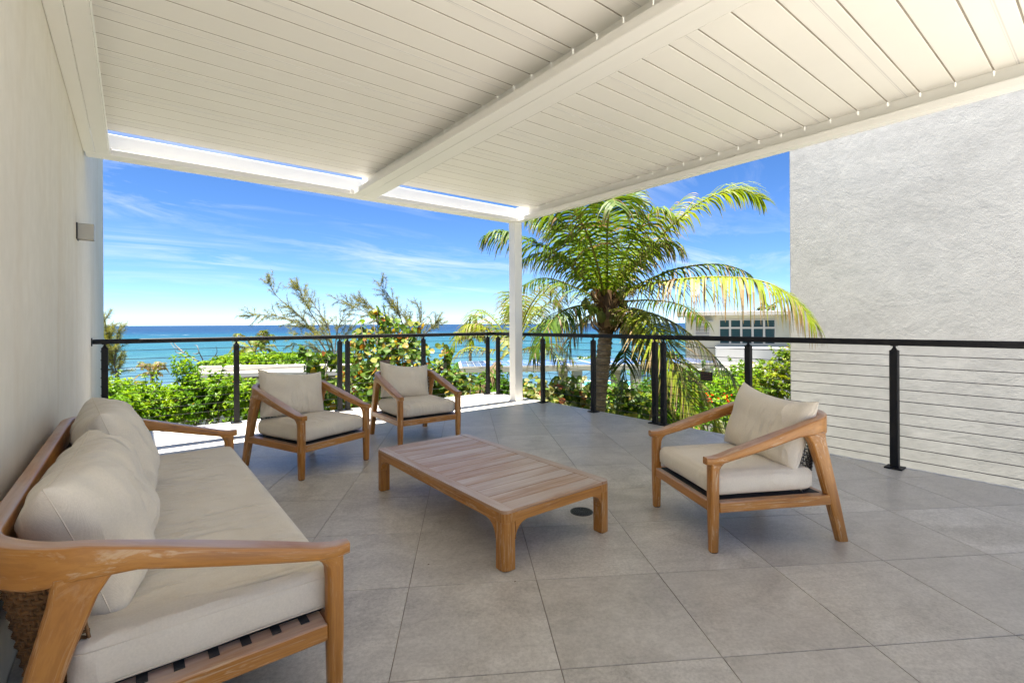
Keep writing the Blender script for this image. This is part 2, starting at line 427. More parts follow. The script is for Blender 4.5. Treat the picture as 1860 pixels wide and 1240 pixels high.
for i in range(-14, 16):
    for j in range(-14, 16):
        c = TP + tu * (i + 0.5) * TS + tv * (j + 0.5) * TS
        poly = [tuple(c + tv * a + tu * b) for a, b in sq]
        inside = all(DX0 < p[0] < DX1 and DY0 < p[1] < DY1 for p in poly)
        if inside:
            if full_tile is None:
                full_tile = tile_mesh(sq).build('floor_tile', M['tile'], floor); o = full_tile
            else:
                o = full_tile.copy(); col.objects.link(o)
            o.location = (c.x, c.y, 0); o.rotation_euler = (0, 0, -TA + pi * rt.randint(0, 1))
        else:
            for ax, lim, kl in ((0, DX0, False), (0, DX1, True), (1, DY0, False), (1, DY1, True)):
                if poly: poly = clip(poly, ax, lim, kl)
            if len(poly) >= 3:
                ar = abs(sum(poly[k][0] * poly[(k + 1) % len(poly)][1] - poly[(k + 1) % len(poly)][0] * poly[k][1] for k in range(len(poly)))) / 2
                if ar > 0.0015:
                    cc = (sum(p[0] for p in poly) / len(poly), sum(p[1] for p in poly) / len(poly))
                    o = tile_mesh([(p[0] - cc[0], p[1] - cc[1]) for p in poly]).build('floor_tile', M['tile'], floor)
                    o.location = (cc[0], cc[1], 0)
mb = MB(); mb.box(DX1, DY0, -0.30, DX1 + 0.012, DY1 + 0.012, 0.004); mb.build('edge_trim', M['trim'], floor)
mb = MB(); mb.box(DX0, DY1, -0.30, DX1, DY1 + 0.012, 0.004); mb.build('edge_trim', M['trim'], floor)

mb = MB(); mb.box(-2.0, -9.0, -0.30, 9.0, DY0 - 0.002, -0.002); mb.build('rear_bounce_terrace', M['bounce_floor'], None, 'structure')  # unseen pale terrace added behind the camera to bounce sunlight as fill
GROUND = -3.2; SEA = -4.35
def ground_z(x, y):
    d = x * _f.x + y * _f.y
    t = min(1.0, max(0.0, (d - 26) / 24.0))
    return GROUND - 1.5 * t * t * (3 - 2 * t)
m = Mat('ground soil'); v = m.vec('pos'); n = m.noise(v, 0.5, 6, 0.65); n2 = m.noise(v, 7, 4)
c = m.ramp(n, [(0.35, (0.045, 0.06, 0.018)), (0.6, (0.055, 0.06, 0.025)), (0.8, (0.13, 0.11, 0.07))])
m.pin('Base Color', m.mix(0.4, c, m.ramp(n2, [(0.3, (0.03, 0.04, 0.012)), (0.7, (0.16, 0.14, 0.09))]))); m.pin('Roughness', 0.95); m.bump(n2, 0.5, 0.1)
M['ground'] = m.m
mb = MB(); N = 60; ext = 90.0
gv = []
for i in range(N + 1):
    for j in range(N + 1):
        dd = -25 + 78.0 * j / N; ss = -ext + 2 * ext * i / N
        p = _f * dd + _r * ss; gv.append((p.x, p.y, ground_z(p.x, p.y)))
mb.add(gv, [(i * (N + 1) + j, i * (N + 1) + j + 1, (i + 1) * (N + 1) + j + 1, (i + 1) * (N + 1) + j) for i in range(N) for j in range(N)], smooth=True)
mb.build('ground', M['ground'], None, 'structure')

m = Mat('sea water')
v = m.vec('pos'); dn = m.new('ShaderNodeVectorMath', operation='DOT_PRODUCT'); m.link(v, dn.inputs[0]); dn.inputs[1].default_value = (_f.x, _f.y, 0)
dist = m.math('ADD', dn.outputs['Value'], m.math('MULTIPLY', m.math('SUBTRACT', m.noise(m.vec('pos', (0.006, 0.006, 0.006)), 1.0, 3), 0.5), 190))
fr = m.math('DIVIDE', dist, 900.0, True)      # distance off the shore = depth of the water over sand and reef
c = m.ramp(fr, [(0.045, (0.050, 0.105, 0.125)), (0.10, (0.024, 0.094, 0.102)), (0.24, (0.009, 0.072, 0.090)), (0.40, (0.0028, 0.030, 0.070)), (0.62, (0.001, 0.0135, 0.047))])
pt = m.noise(m.vec('pos', (0.05, 0.05, 0.05)), 1.0, 5, 0.6, 0.6)
c = m.mix(m.math('MULTIPLY', m.ramp(pt, [(0.48, 0.0), (0.66, 1.0)]), 0.35), c, (0.008, 0.045, 0.09))
_wm = m.new('ShaderNodeMapping'); m.link(m.vec('pos'), _wm.inputs[0]); _wm.inputs['Rotation'].default_value = (0, 0, YAW); _wm.inputs['Scale'].default_value = (0.25, 1.0, 1)
wv = _wm.outputs[0]
wv1 = m.noise(wv, 0.55, 6, 0.7, 0.3); wv2 = m.noise(wv, 2.2, 4, 0.65, 0.3)
c = m.mix(m.math('MULTIPLY', m.ramp(wv1, [(0.42, 0.0), (0.60, 1.0)]), 0.62), c, (0.004, 0.026, 0.055))
cap = m.math('MULTIPLY', m.ramp(m.noise(wv, 0.16, 7, 0.75, 0.5), [(0.655, 0.0), (0.675, 1.0)]), 0.8)
c = m.mix(cap, c, (0.8, 0.82, 0.82))
m.pin('Base Color', c); m.pin('Roughness', 0.3); m.pin('Specular IOR Level', 0.09); m.pin('IOR', 1.33)
m.bump(m.math('ADD', wv1, m.math('MULTIPLY', wv2, 0.5)), 0.8, 0.35)
M['sea'] = m.m
mb = MB(); a = _f * 40 - _r * 30000; b_ = _f * 40 + _r * 30000; c_ = _f * 45000 + _r * 30000; d_ = _f * 45000 - _r * 30000
mb.add([(p.x, p.y, SEA) for p in (a, b_, c_, d_)], [(0, 1, 2, 3)]); mb.build('sea', M['sea'], None, 'structure')

# ------------------------------------------------------------------ walls
def grid_wall(name, x0, x1, y0, y1, z0, z1, mat, label):
    mb = MB(); mb.box(x0, y0, z0, x1, y1, z1, 0.012)
    o = mb.build(name, mat); return tag(o, label, 'wall')
grid_wall('stucco_wall', -0.646, -0.346, -2.0, 9.83, -3.3, 4.55, M['wall_l'], 'cream stucco wall close behind the sofa, with a small box lamp on it')
grid_wall('stucco_wall', 7.8, 8.15, -4.5, 3.13, -3.4, 6.4, M['wall_r'], 'tall rough pale grey stucco wall standing beyond the cable railing on the right')

# box wall lamp
t = thing('wall_lamp', 'small square grey box wall lamp fixed high on the cream stucco wall', 'wall lamp', (-0.346, 5.14, 1.915))
mb = MB(); mb.box(0.001, -0.008, -0.004, 0.010, 0.118, 0.128, 0.002); mb.build('back_plate', M['steel'], t)
mb = MB()
for (x0, y0, x1, y1) in ((0.0102, 0.0, 0.108, 0.006), (0.0102, 0.104, 0.108, 0.11), (0.102, 0.0062, 0.108, 0.1038)):
    mb.box(x0, y0, 0.0, x1, y1, 0.124, 0.001)
mb.build('housing', mat_plain('lamp grey', (0.42, 0.41, 0.38), 0.5, var=0.03), t)
mb = MB(); mb.box(0.012, 0.007, 0.008, 0.101, 0.103, 0.012); mb.build('diffuser', M['white'], t)

# ------------------------------------------------------------------ pergola
perg = thing('pergola', 'white louvered pergola roof on a square post over the seating', 'pergola', (0, 0, 0))
ZB, ZT, ZL = 2.82, 3.07, 3.0
YB = -0.15
def beam(name, parts):
    mb = MB()
    for p in parts: mb.box(*p, 0.003)
    return mb.build(name, M['paint'], perg)
T = 0.006
ye = 5.885
beam('beam', [(4.756, YB, ZB, 4.845, ye, ZB + T), (4.748, YB, ZB, 4.754, ye, ZB + 0.062), (4.838, YB, ZB + T + .002, 4.85, 6.0505, ZT)])
beam('beam', [(2.160, YB, ZB, 2.2695, ye, ZB + T), (2.1525, YB, ZB, 2.1585, ye, ZB + 0.062), (2.262, YB, ZB + T + .002, 2.2695, ye, ZT),
              (2.2735, YB, ZB, 2.429, ye, ZB + T), (2.4305, YB, ZB, 2.4365, ye, ZB + 0.062), (2.2735, YB, ZB + T + .002, 2.281, ye, ZT)])
beam('beam', [(-0.3445, YB, ZB, -0.2645, ye, ZB + T), (-0.2615, YB, ZB, -0.163, ye, ZB + T), (-0.1615, YB, ZB, -0.1555, ye, ZB + 0.062), (-0.335, YB, ZB + T + .002, -0.325, 6.0505, ZT)])
beam('end_beam', [(-0.335, 5.8955, ZB, 4.85, 6.0505, ZB + T), (-0.335, 5.888, ZB, 4.85, 5.894, ZB + 0.060), (-0.335, 6.052, ZB - 0.001, 4.852, 6.064, ZT)])
mb = MB(); mb.box(-0.324, 5.8965, ZB + T + .001, 4.836, 6.0495, ZB + T + .004); mb.build('gutter_dimmer', mat_plain('bounce dimming grey', (0.30, 0.30, 0.29), 0.6, 0.2, var=0.15), perg)  # grey insert added to dim the sunlit bounce inside the gutter
# corner brackets in the gutter
for x0, x1 in ((2.115, 2.151), (2.4385, 2.452), (4.725, 4.746), (-0.154, -0.14)):
    mb = MB(); mb.box(x0, 5.862, ZB + 0.008, x1, 5.886, ZB + 0.064, 0.002); mb.build('corner_bracket', M['paint'], perg)
# louvers
lp = 0.2055
prof = [(0.004, 0.002), (0.007, 0.0), (lp - 0.009, 0.0), (lp - 0.006, 0.002), (lp - 0.006, 0.0385), (0.004, 0.0385)]
def louver(x0, x1, y, k, proto):
    o = proto.copy(); col.objects.link(o); o.parent = perg; o.location = (0, y, ZL); return o
bays = [(-0.322, 2.2595), (2.2835, 4.8355)]
for b, (x0, x1) in enumerate(bays):
    mb = MB(); mb.prism(prof, x0, x1, 'yz'); mb.box(x0 + 0.002, -0.024, 0.0395, x1 - 0.0065, 0.05, 0.045); proto = mb.build('louver', M['louver'], perg)
    mb = MB(); mb.box(x0, 0.075, -0.0006, x1, 0.083, 0.0006); mb.box(x0, 0.089, -0.0006, x1, 0.092, 0.0006)
    gp = mb.build('seam_strip', M['groove'], proto)
    mb = MB(); mb.box(x0, lp - 0.0056, 0.0022, x1 - 0.011, lp + 0.0036, 0.007); se = mb.build('joint_shade', M['joint_shade'], proto)  # dark strip added in the groove, paints shade into the louver joint
    rl = random.Random(3 + b)
    for k in range(28):
        y = 5.712 - lp * (k + 1)
        if k == 0: o = proto
        else: o = proto.copy(); col.objects.link(o)
        o.location = (0, y, ZL + rl.uniform(-0.0004, 0.0)); o.rotation_euler = (rl.uniform(-0.0015, 0.0015), 0, 0)
        if k:
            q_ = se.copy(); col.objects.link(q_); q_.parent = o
        if k % 3 == 1:
            s_ = gp.copy(); col.objects.link(s_); s_.parent = o
    # the proto keeps no strip of its own
    gp.parent = None; bpy.data.objects.remove(gp)
# post
mb = MB(); mb.loft([[(4.787 + a, 5.985 + b, z) for a, b in rrect(0.15, 0.15, 0.008, 2)] for z in (0.0105, ZB - 0.002)], smooth=False)
post = mb.build('post', M['paint'], perg)
mb = MB(); mb.box(4.697, 5.895, 0.0005, 4.877, 6.075, 0.010, 0.002); mb.build('base_plate', M['paint'], post)
for a in (-0.082, 0.082):
    for b in (-0.082, 0.082):
        mb = MB(); mb.loft([[(4.787 + a + 0.007 * cos(k * pi / 3), 5.985 + b + 0.007 * sin(k * pi / 3), z) for k in range(6)] for z in (0.0102, 0.02)], smooth=False)
        mb.build('bolt', M['steel'], post)

# ------------------------------------------------------------------ cable railing
rail = thing('cable_railing', 'black metal cable railing with thin horizontal wires round the terrace edge', 'railing', (5.0, 6.87, 0))
rail.location = (0, 0, 0)
RT = 1.075
mb = MB()
path = [(-0.334, 6.87, RT - 0.025), (4.93, 6.87, RT - 0.025)]
mb.box(-0.334, 6.842, RT - 0.052, 5.028, 6.898, RT, 0.006)
mb.build('handrail', M['black'], rail)
mb = MB(); mb.box(4.972, -1.9, RT - 0.052, 5.028, 6.84, RT, 0.006); mb.build('handrail', M['black'], rail)
mb = MB(); mb.box(-0.345, 6.83, RT - 0.072, -0.336, 6.91, RT + 0.016, 0.003); mb.build('wall_flange', M['black'], rail)
def rail_post(x, y, proto=None):
    if proto is None:
        b = MB(); b.box(-0.029, -0.029, 0.0135, 0.029, 0.029, 0.985, 0.004)
        po = b.build('post', M['black'], rail)
        b = MB(); b.box(-0.062, -0.062, 0.0005, 0.062, 0.062, 0.013, 0.003); b.build('base_plate', M['black'], po)
        b = MB(); b.loft([[(r * cos(k * pi / 5), r * sin(k * pi / 5), z) for k in range(10)] for r, z in ((0.024, 0.9855), (0.012, 1.003), (0.0105, 1.012), (0.0105, 1.017), (0.026, 1.0175), (0.026, 1.0225))], smooth=True)
        b.build('stem', M['black'], po)
    else: po = dup(proto, rail)
    po.location = (x, y, 0); return po
posts_end = [-0.235, 1.023, 2.305, 2.415, 3.62, 4.865]
posts_side = [6.752, 5.588, 4.544, 3.545, 3.425, 2.41, 1.195, 0.1, -1.0]
pp = rail_post(posts_end[0], 6.87)
for x in posts_end[1:]: rail_post(x, 6.87, pp)
for y in posts_side: rail_post(5.0, y, pp)
cz = [0.085 + 0.0955 * i for i in range(10)]
def cable(p, q):
    b = MB(); b.tube([p, q], 0.0033, 6); b.build('cable', M['steel'], rail)
for z in cz:
    cable((-0.20, 6.87, z), (2.305, 6.87, z)); cable((2.415, 6.87, z), (4.865, 6.87, z))
    cable((5.0, 6.75, z), (5.0, 3.545, z)); cable((5.0, 3.425, z), (5.0, -1.0, z))
# tiny fittings where the cables leave the first post by the wall
for z in cz:
    b = MB(); b.tube([(-0.27, 6.87, z), (-0.262, 6.87, z)], 0.007, 6); b.build('cable_fitting', M['black'], rail)

def sign(loc, rz, label, w, h, plate_c, ink):
    t = thing('caution_sign', label, 'sign', loc, rz, 'caution signs hung on the railing cables')
    b = MB(); b.box(-w / 2, -0.003, -h / 2, w / 2, 0.003, h / 2, 0.001)
    b.build('plate', mat_plain('sign plate', plate_c, 0.5, var=0.1), t)
    im = mat_plain('sign ink', ink, 0.6, var=0.05)
    cu = bpy.data.curves.new('caution_lettering', 'FONT'); cu.body = 'CAUTION'; cu.align_x = 'CENTER'; cu.align_y = 'CENTER'; cu.size = h * 0.24; cu.extrude = 0.0004
    tmp = bpy.data.objects.new('tmp_text', cu); col.objects.link(tmp); bpy.context.view_layer.update()
    me = bpy.data.meshes.new_from_object(tmp.evaluated_get(bpy.context.evaluated_depsgraph_get())); bpy.data.objects.remove(tmp)
    o = bpy.data.objects.new('lettering', me); col.objects.link(o); o.parent = t; me.materials.clear(); me.materials.append(im)
    o.location = (0, -0.0038, h * 0.27); o.rotation_euler = (pi / 2, 0, 0)
    b = MB()
    rr = random.Random(2)
    for k, zz in enumerate((0.02, -0.14, -0.30)):
        x = -w * 0.40
        while x < w * 0.36:
            L = rr.uniform(0.04, 0.10) * w; b.box(x, -0.0042, (zz - 0.022) * h, min(x + L, w * .4), -0.0032, (zz + 0.022) * h); x += L + w * 0.016
    b.build('small_print', im, t)
    return t
sign((4.992, 2.87, 0.63), -pi / 2, 'small black caution sign hung on the right railing beside the palm', 0.145, 0.10, (0.012, 0.011, 0.010), (0.16, 0.07, 0.045))
sign((2.98, 6.862, 0.64), 0.0, 'small dark brown caution sign hung on the seaward railing before the sea grape', 0.145, 0.10, (0.035, 0.022, 0.017), (0.14, 0.10, 0.08))

# ------------------------------------------------------------------ furniture
def arm_path(W, n=10, yb=0.765):
    """plan of the bent rail, left tip round the back to right tip; local x across, y to the back"""
    hw = W / 2; R = 0.185
    pts = []
    ys = [-0.045, 0.0, 0.05, 0.12, 0.2, 0.3, 0.4, 0.5, yb - R]
    for y in ys: pts.append((-hw, y))
    for k in range(1, n + 1):
        a = pi - (pi / 2) * k / n; pts.append((-hw + R + R * cos(a), yb - R + R * sin(a)))
    m_ = [(-x, y) for x, y in reversed(pts)]
    return pts + [(x, yb) for x in (-hw * 0.3, 0, hw * 0.3)] + m_
def ztop(y): 
    if y < 0.02: return 0.507
    if y < 0.60: return 0.507 + (y - 0.02) * (0.682 - 0.507) / 0.58
    return min(0.706, 0.682 + (y - 0.60) * 0.15)
def make_seat(name, label, cat, W, sofa=False, group=None):
    """W = distance between front leg centres"""
    root = thing(name, label, cat, group=group)
    wood = M['teak']
    P = arm_path(W, yb=0.80 if sofa else 0.765); mb = MB(); path = []; dims = []
    for (x, y) in P:
        if y < 0.5: h = 0.038 + 0.022 * max(0, y) / 0.5; w = 0.052 + 0.026 * sin(pi * min(1, max(0, (y + 0.05) / 0.62)))
        else:
            k = min(1, (y - 0.5) / 0.2); h = 0.060 + 0.046 * k; w = 0.060 - 0.012 * k
        if y < -0.02: w *= 0.82
        path.append((x, y, ztop(y) - h / 2)); dims.append((w, h))
    sweep(mb, path, lambda i, t: rrect(dims[i][0], dims[i][1], 0.009, 3))
    mb.build('arm_rail', wood, root)
    for sx in (-1, 1):
        mb = MB(); x = sx * W / 2
        rings = []
        for z, w, d, dy in ((0.006, 0.046, 0.046, 0), (0.15, 0.052, 0.050, 0), (0.25, 0.056, 0.052, 0), (0.40, 0.056, 0.052, 0.0), (0.440, 0.056, 0.056, 0.002), (0.456, 0.056, 0.068, 0.008), (0.466, 0.056, 0.088, 0.018), (0.472, 0.056, 0.106, 0.027)):
            rings.append([(x + a, dy + b, z + (max(0.0, dy + b - 0.02) * 0.34 if z > 0.45 else 0.0)) for a, b in rrect(w, d, 0.016, 3)])
        mb.loft(rings); leg = mb.build('front_leg', wood, root)
        mb = MB(); mb.loft([[(x + a, b, z) for a, b in rrect(0.038, 0.038, 0.013, 2)] for z in (0.0, 0.0055)], smooth=False); mb.build('foot_glide', M['strap'], leg)
        mb = MB(); rings = []
        for z, y, w, d in ((0.0, 0.785, 0.046, 0.062), (0.20, 0.733, 0.050, 0.070), (0.42, 0.672, 0.052, 0.082), (0.55, 0.632, 0.052, 0.096), (0.585, 0.618, 0.052, 0.112), (0.612, 0.606, 0.050, 0.130)):
            rings.append([(x - sx * 0.002 + a, y + b, z) for a, b in rrect(w, d, 0.015, 3)])
        mb.loft(rings); mb.build('rear_leg', wood, root)
        mb = MB(); mb.box(min(x + sx * 0.022, x - sx * (0.075 if sofa else 0.03)), 0.027, 0.212, max(x + sx * 0.022, x - sx * (0.075 if sofa else 0.03)), 0.70, 0.266, 0.004); mb.build('side_rail', wood, root)
    mb = MB(); mb.box(-W / 2 + 0.029, -0.020, 0.212, W / 2 - 0.029, 0.016, 0.266, 0.004); mb.build('front_rail', wood, root)
    mb = MB(); mb.box(-W / 2 + 0.024, 0.675, 0.214, W / 2 - 0.024, 0.712, 0.262, 0.004); mb.build('back_rail', wood, root)
    for k in range(7):
        y = 0.07 + 0.083 * k; mb = MB()
        if sofa: mb.box(-W / 2 + 0.026, y, 0.2664, W / 2 - 0.026, y + 0.026, 0.2695)
        else: mb.box(-W / 2 + 0.079, y, 0.256, W / 2 - 0.079, y + 0.05, 0.2595)
        mb.build('seat_strap', M['strap'], root)
    mb = MB(); e_ = 0.077 if sofa else 0.032; mb.box(-W / 2 + e_, 0.018, 0.2605, W / 2 - e_, 0.672, 0.2655); mb.build('seat_gap_shade', M['strap'], root)  # dark panel added to paint the recess shade under the cushion
    # woven back: cords from the bent rail down to the frame
    hw = W / 2; plan = []
    for (x, y) in P:
        if y >= 0.62: plan.append((x * (1 - 0.028 / hw) if abs(x) > hw * 0.5 else x, y - 0.008))
    # resample the plan evenly
    pv = [Vector((a, b)) for a, b in plan]; seg = [0]
    for i in range(1, len(pv)): seg.append(seg[-1] + (pv[i] - pv[i - 1]).length)
    def pt(s_):
        for i in range(1, len(pv)):
            if seg[i] >= s_: t_ = (s_ - seg[i - 1]) / max(1e-6, seg[i] - seg[i - 1]); return pv[i - 1].lerp(pv[i], t_)
        return pv[-1]
    step = 0.021 if sofa else 0.016; nv = int(seg[-1] / step); z0, z1 = 0.255, 0.615
    cm_ = M['rattan'] if sofa else M['rope']
    def lean(p, z):      # lower edge tucks in towards the frame
        k = (z1 - z) / (z1 - z0); c_ = Vector((p.x * (1 - 0.05 * k), p.y - 0.055 * k)); return (c_.x, c_.y, z)
    mb = MB()
    for i in range(nv + 1):
        p = pt(seg[-1] * i / nv); mb.tube([lean(p, z1), lean(p, (z0 + z1) / 2), lean(p, z0)], 0.0042 if sofa else 0.0036, 4, False)
    nh = 25 if sofa else 20
    for j in range(nh):
        z = z0 + (z1 - z0) * (j + 0.5) / nh; pts = []
        for i in range(nv + 1):
            p = pt(seg[-1] * i / nv); q = Vector(lean(p, z)); nrm = Vector((q.x * 0.4, 0.5, 0)).normalized(); pts.append(q + nrm * (0.006 if (i + j) % 2 else -0.006))
        mb.tube(pts, 0.0052 if sofa else 0.0036, 4, False)
    wv_ = mb.build('woven_back', cm_, root)
    if not sofa:
        mb = MB()
        for j in range(nh):
            z = z0 + (z1 - z0) * (j + 0.5) / nh
            for i in range(nv + 1):
                if (i + j) % 2 == 0:
                    q = lean(pt(seg[-1] * i / nv), z); mb.box(q[0] - .0042, q[1] - .0115, q[2] - .0034, q[0] + .0042, q[1] - .0062, q[2] + .0034)
        mb.build('rope_fleck', M['ropew'], wv_)
    return root

from mathutils import noise as mnoise
def cushion(a, b, c, r, n=18, puff=0.012, seed=0, wr=0.003):
    """soft box, half sizes a b c, edge radius r"""
    mb = MB(); fac = []
    def P3(p):
        q = Vector((p[0] * a, p[1] * b, p[2] * c)); core = Vector((max(-a + r, min(a - r, q.x)), max(-b + r, min(b - r, q.y)), max(-c + r, min(c - r, q.z))))
        d = q - core
        if d.length > 1e-9: d = d.normalized() * r
        o = core + d
        u, v_, w = p
        o.z += (puff if w > 0 else -puff * 0.4) * (1 - u * u) * (1 - v_ * v_) * abs(w) ** 2
        o.y += math.copysign(puff * 0.7, v_) * (1 - w * w) * (1 - u ** 4) * abs(v_) ** 3
        o.x += math.copysign(puff * 0.7, u) * (1 - w * w) * (1 - v_ ** 4) * abs(u) ** 3
        nn = mnoise.noise(Vector((o.x * 5 + seed, o.y * 5, o.z * 7))); o += Vector((0, 0, 1)) * nn * wr + Vector((nn * wr, nn * wr, 0)) * 0.5
        return o
    def cl(t):      # cluster samples near the edges so that the rounding is smooth
        return 0.55 * t + 0.45 * sin(t * pi / 2) if abs(t) < 1 else t
    nx = max(n, int(n * a / max(b, c)) if a / max(b, c) < 4 else n * 3)
    def face(ax, sgn, na, nb):
        i, j = [(1, 2), (2, 0), (0, 1)][ax]
        v = []
        for p in range(na + 1):
            for q in range(nb + 1):
                t = [0, 0, 0]; t[ax] = sgn; t[i] = sin((-1 + 2 * p / na) * pi / 2); t[j] = sin((-1 + 2 * q / nb) * pi / 2)
                v.append(P3(t))
        f = [(p * (nb + 1) + q, (p + 1) * (nb + 1) + q, (p + 1) * (nb + 1) + q + 1, p * (nb + 1) + q + 1) for p in range(na) for q in range(nb)]
        if sgn < 0: f = [tuple(reversed(k)) for k in f]
        mb.add(v, f, smooth=True)
    nn = {0: nx, 1: n, 2: 10}
    for ax in range(3):
        i, j = [(1, 2), (2, 0), (0, 1)][ax]
        for s_ in (-1, 1): face(ax, s_, nn[i], nn[j])
    return mb
def weld(o, d=0.0004):
    import bmesh
    bm = bmesh.new(); bm.from_mesh(o.data); bmesh.ops.remove_doubles(bm, verts=bm.verts, dist=d)
    bmesh.ops.recalc_face_normals(bm, faces=bm.faces); bm.to_mesh(o.data); bm.free(); return o
def seam_loop(a, b, z, r, rad=0.0028, parent=None):
    pts = [Vector((x, y, z)) for x, y in rrect(2 * a, 2 * b, r, 6)]; pts.append(pts[0]); mb = MB(); mb.tube(pts, rad, 5, False)
    return mb.build('seam', M['seam'], parent)
def pillow(w, h, t, seed=0, mat=None, crease=0.012, box=0.0, fat=False):
    """loose pillow in the local x (wide) z (tall) plane, y = thickness; corners stand out like ears; box > 0 gives it a gusset"""
    N = 60 if fat else 44; mb = MB(); rr = random.Random(seed)
    def P(u, v, s):
        ex = 1 - 0.06 * (1 - v * v); ez = 1 - ((0.07 if fat else 0.19) if v > 0 else 0.05) * (1 - abs(u) ** 2.5)
        x = u * w / 2 * ex; z = v * h / 2 * ez
        pr = max(0.0, (1 - abs(u) ** (4.2 if fat else 3.2)) * (1 - abs(v) ** 3.2))
        y = t / 2 * pr ** (0.42 if fat else 0.48)
        sag = 0.10 * t * pr * max(0, -v)                        # filling settles low
        nz_ = mnoise.noise(Vector((x * 3.2 + seed * 7.3, z * 9 + x * 4, s * 3.1))) * crease * pr ** 0.4
        # creases radiating from the middle of the top edge and the corners
        edge = (1 - pr) ** 1.5
        cr = sin(u * 17 + seed + 2.5 * mnoise.noise(Vector((u * 2, v * 2, seed)))) * crease * 0.55 * edge * (1 - abs(u) ** 6) * pr ** 0.3
        y += max(0.0, 1 - 2.1 * abs(mnoise.noise(Vector((x * 8.5 + 1.5 * z, z * 2.0 - x * .6, seed * 3.3 + s))))) ** 1.7 * (0.030 if fat else 0.011) * pr ** 0.35 * (0.35 + 0.65 * max(0, min(1, 0.6 + v * 0.7)))
        y = y + sag + nz_ + cr * (1 if v > 0 else 0.5) + box / 2
        z += -0.035 * (1 - abs(u)) * max(0, v) ** 2 * (0.5 + 0.5 * sin(seed)) * h * 2
        return Vector((x, s * y, z))
    for s in (-1, 1):
        v = [];
        for i in range(N + 1):
            for j in range(N + 1):
                v.append(P(sin((-1 + 2 * i / N) * pi / 2), sin((-1 + 2 * j / N) * pi / 2), s))
        f = [(i * (N + 1) + j, (i + 1) * (N + 1) + j, (i + 1) * (N + 1) + j + 1, i * (N + 1) + j + 1) for i in range(N) for j in range(N)]
        mb.add(v, f, smooth=True)
    rim = []
    for k in range(4 * 24):
        e, q = divmod(k, 24); tt = -1 + 2 * q / 24
        u, v_ = [(tt, -1), (1, tt), (-tt, 1), (-1, -tt)][e]; rim.append((u, v_))
    if box > 0:
        K = 5; n_ = len(rim); v = []
        for (u, v_) in rim:
            p0 = P(u, v_, 1); p1 = P(u, v_, -1); out = Vector((u * abs(u) ** 3, 0, v_ * abs(v_) ** 3))
            for k in range(K + 1): v.append(p0.lerp(p1, k / K) + out * 0.022 * sin(pi * k / K))
        f = [(i * (K + 1) + k, ((i + 1) % n_) * (K + 1) + k, ((i + 1) % n_) * (K + 1) + k + 1, i * (K + 1) + k + 1) for i in range(n_) for k in range(K)]
        mb.add(v, f, smooth=True)
    return mb, [[P(u, v_, s) for u, v_ in rim] for s in ((1, -1) if box > 0 else (1,))]
def put_pillow(label, w, h, t, seed, mat, mw, box=0.0, crease=0.012, group=None, fat=False):
    mb, rims = pillow(w, h, t, seed, mat, crease, box, fat)
    root = thing('back_pillow', label, 'cushion', group=group)
    o = weld(mb.build('cover', mat, root), 0.0015)
    for rm in rims:
        b = MB(); b.tube(rm + [rm[0]], 0.0019, 5, False); b.build('piping', M['seam'], root)
    root.matrix_world = mw; return root

# --- armchair seen from the side on the right: feet give its place
def seat_matrix(f_left, depth_dir):
    """local x across, y to the back; f_left = front leg at local x = -W/2"""
    d = Vector((depth_dir[0], depth_dir[1], 0)).normalized(); x = Vector((d.y, -d.x, 0))
    return d, x
WCH = 0.655
chairs = [  # centre of the front leg line, direction to the back, label
    ((2.586, 1.650), (0.878, -0.479), 'teak armchair on its own at the right, seen from its side before the grey wall'),
    ((1.350, 4.130), (-0.351, 0.936), 'teak armchair nearer the sofa end, left of the two facing the table'),
    ((2.405, 4.425), (0.03, 1.0), 'teak armchair standing furthest back, between the table and the seaward railing')]
proto = make_seat('armchair', chairs[0][2], 'armchair', WCH, group='teak armchairs round the coffee table')
sc_ = weld(cushion(WCH / 2 - 0.012, 0.315, 0.064, 0.045, 16, 0.014, 3).build('seat_cushion', M['linen'], proto)); sc_.location = (0, 0.318, 0.347)
seam_loop(WCH / 2 - 0.011, 0.316, 0.032, 0.05, 0.002, sc_); seam_loop(WCH / 2 - 0.011, 0.316, -0.034, 0.05, 0.002, sc_)
b = MB()
b.prism([(0.0, 0.0), (0.005, 0.012), (0.003, 0.03), (-0.004, 0.04), (-0.009, 0.03), (-0.008, 0.012)], 0.0, 0.0008, 'yz')
o = b.build('maker_mark', mat_plain('mark', (0.10, 0.09, 0.075), 0.8), proto)
o.location = (-(WCH / 2) + 0.0075 - 0.022, 0.585, 0.338); o.parent = proto
def place(o, c, d):
    d = Vector((d[0], d[1], 0)).normalized(); ang = atan2(-d.x, d.y)
    o.location = (c[0], c[1], 0); o.rotation_euler = (0, 0, ang)
    return Matrix.Translation((c[0], c[1], 0)) @ Matrix.Rotation(ang, 4, 'Z')
pl_lab = ['beige pillow leaning in the armchair at the right before the grey wall', 'beige pillow leaning in the left armchair facing the table, nearer the sofa', 'beige pillow leaning in the armchair furthest back by the seaward railing']
pl_tune = [((0.01, 0.565, 0.60), (-19, 4, 5), 0.60, 0.42), ((-0.01, 0.575, 0.605), (-18, 7, -3), 0.60, 0.42), ((-0.02, 0.575, 0.595), (-18, 7, 2), 0.58, 0.40)]
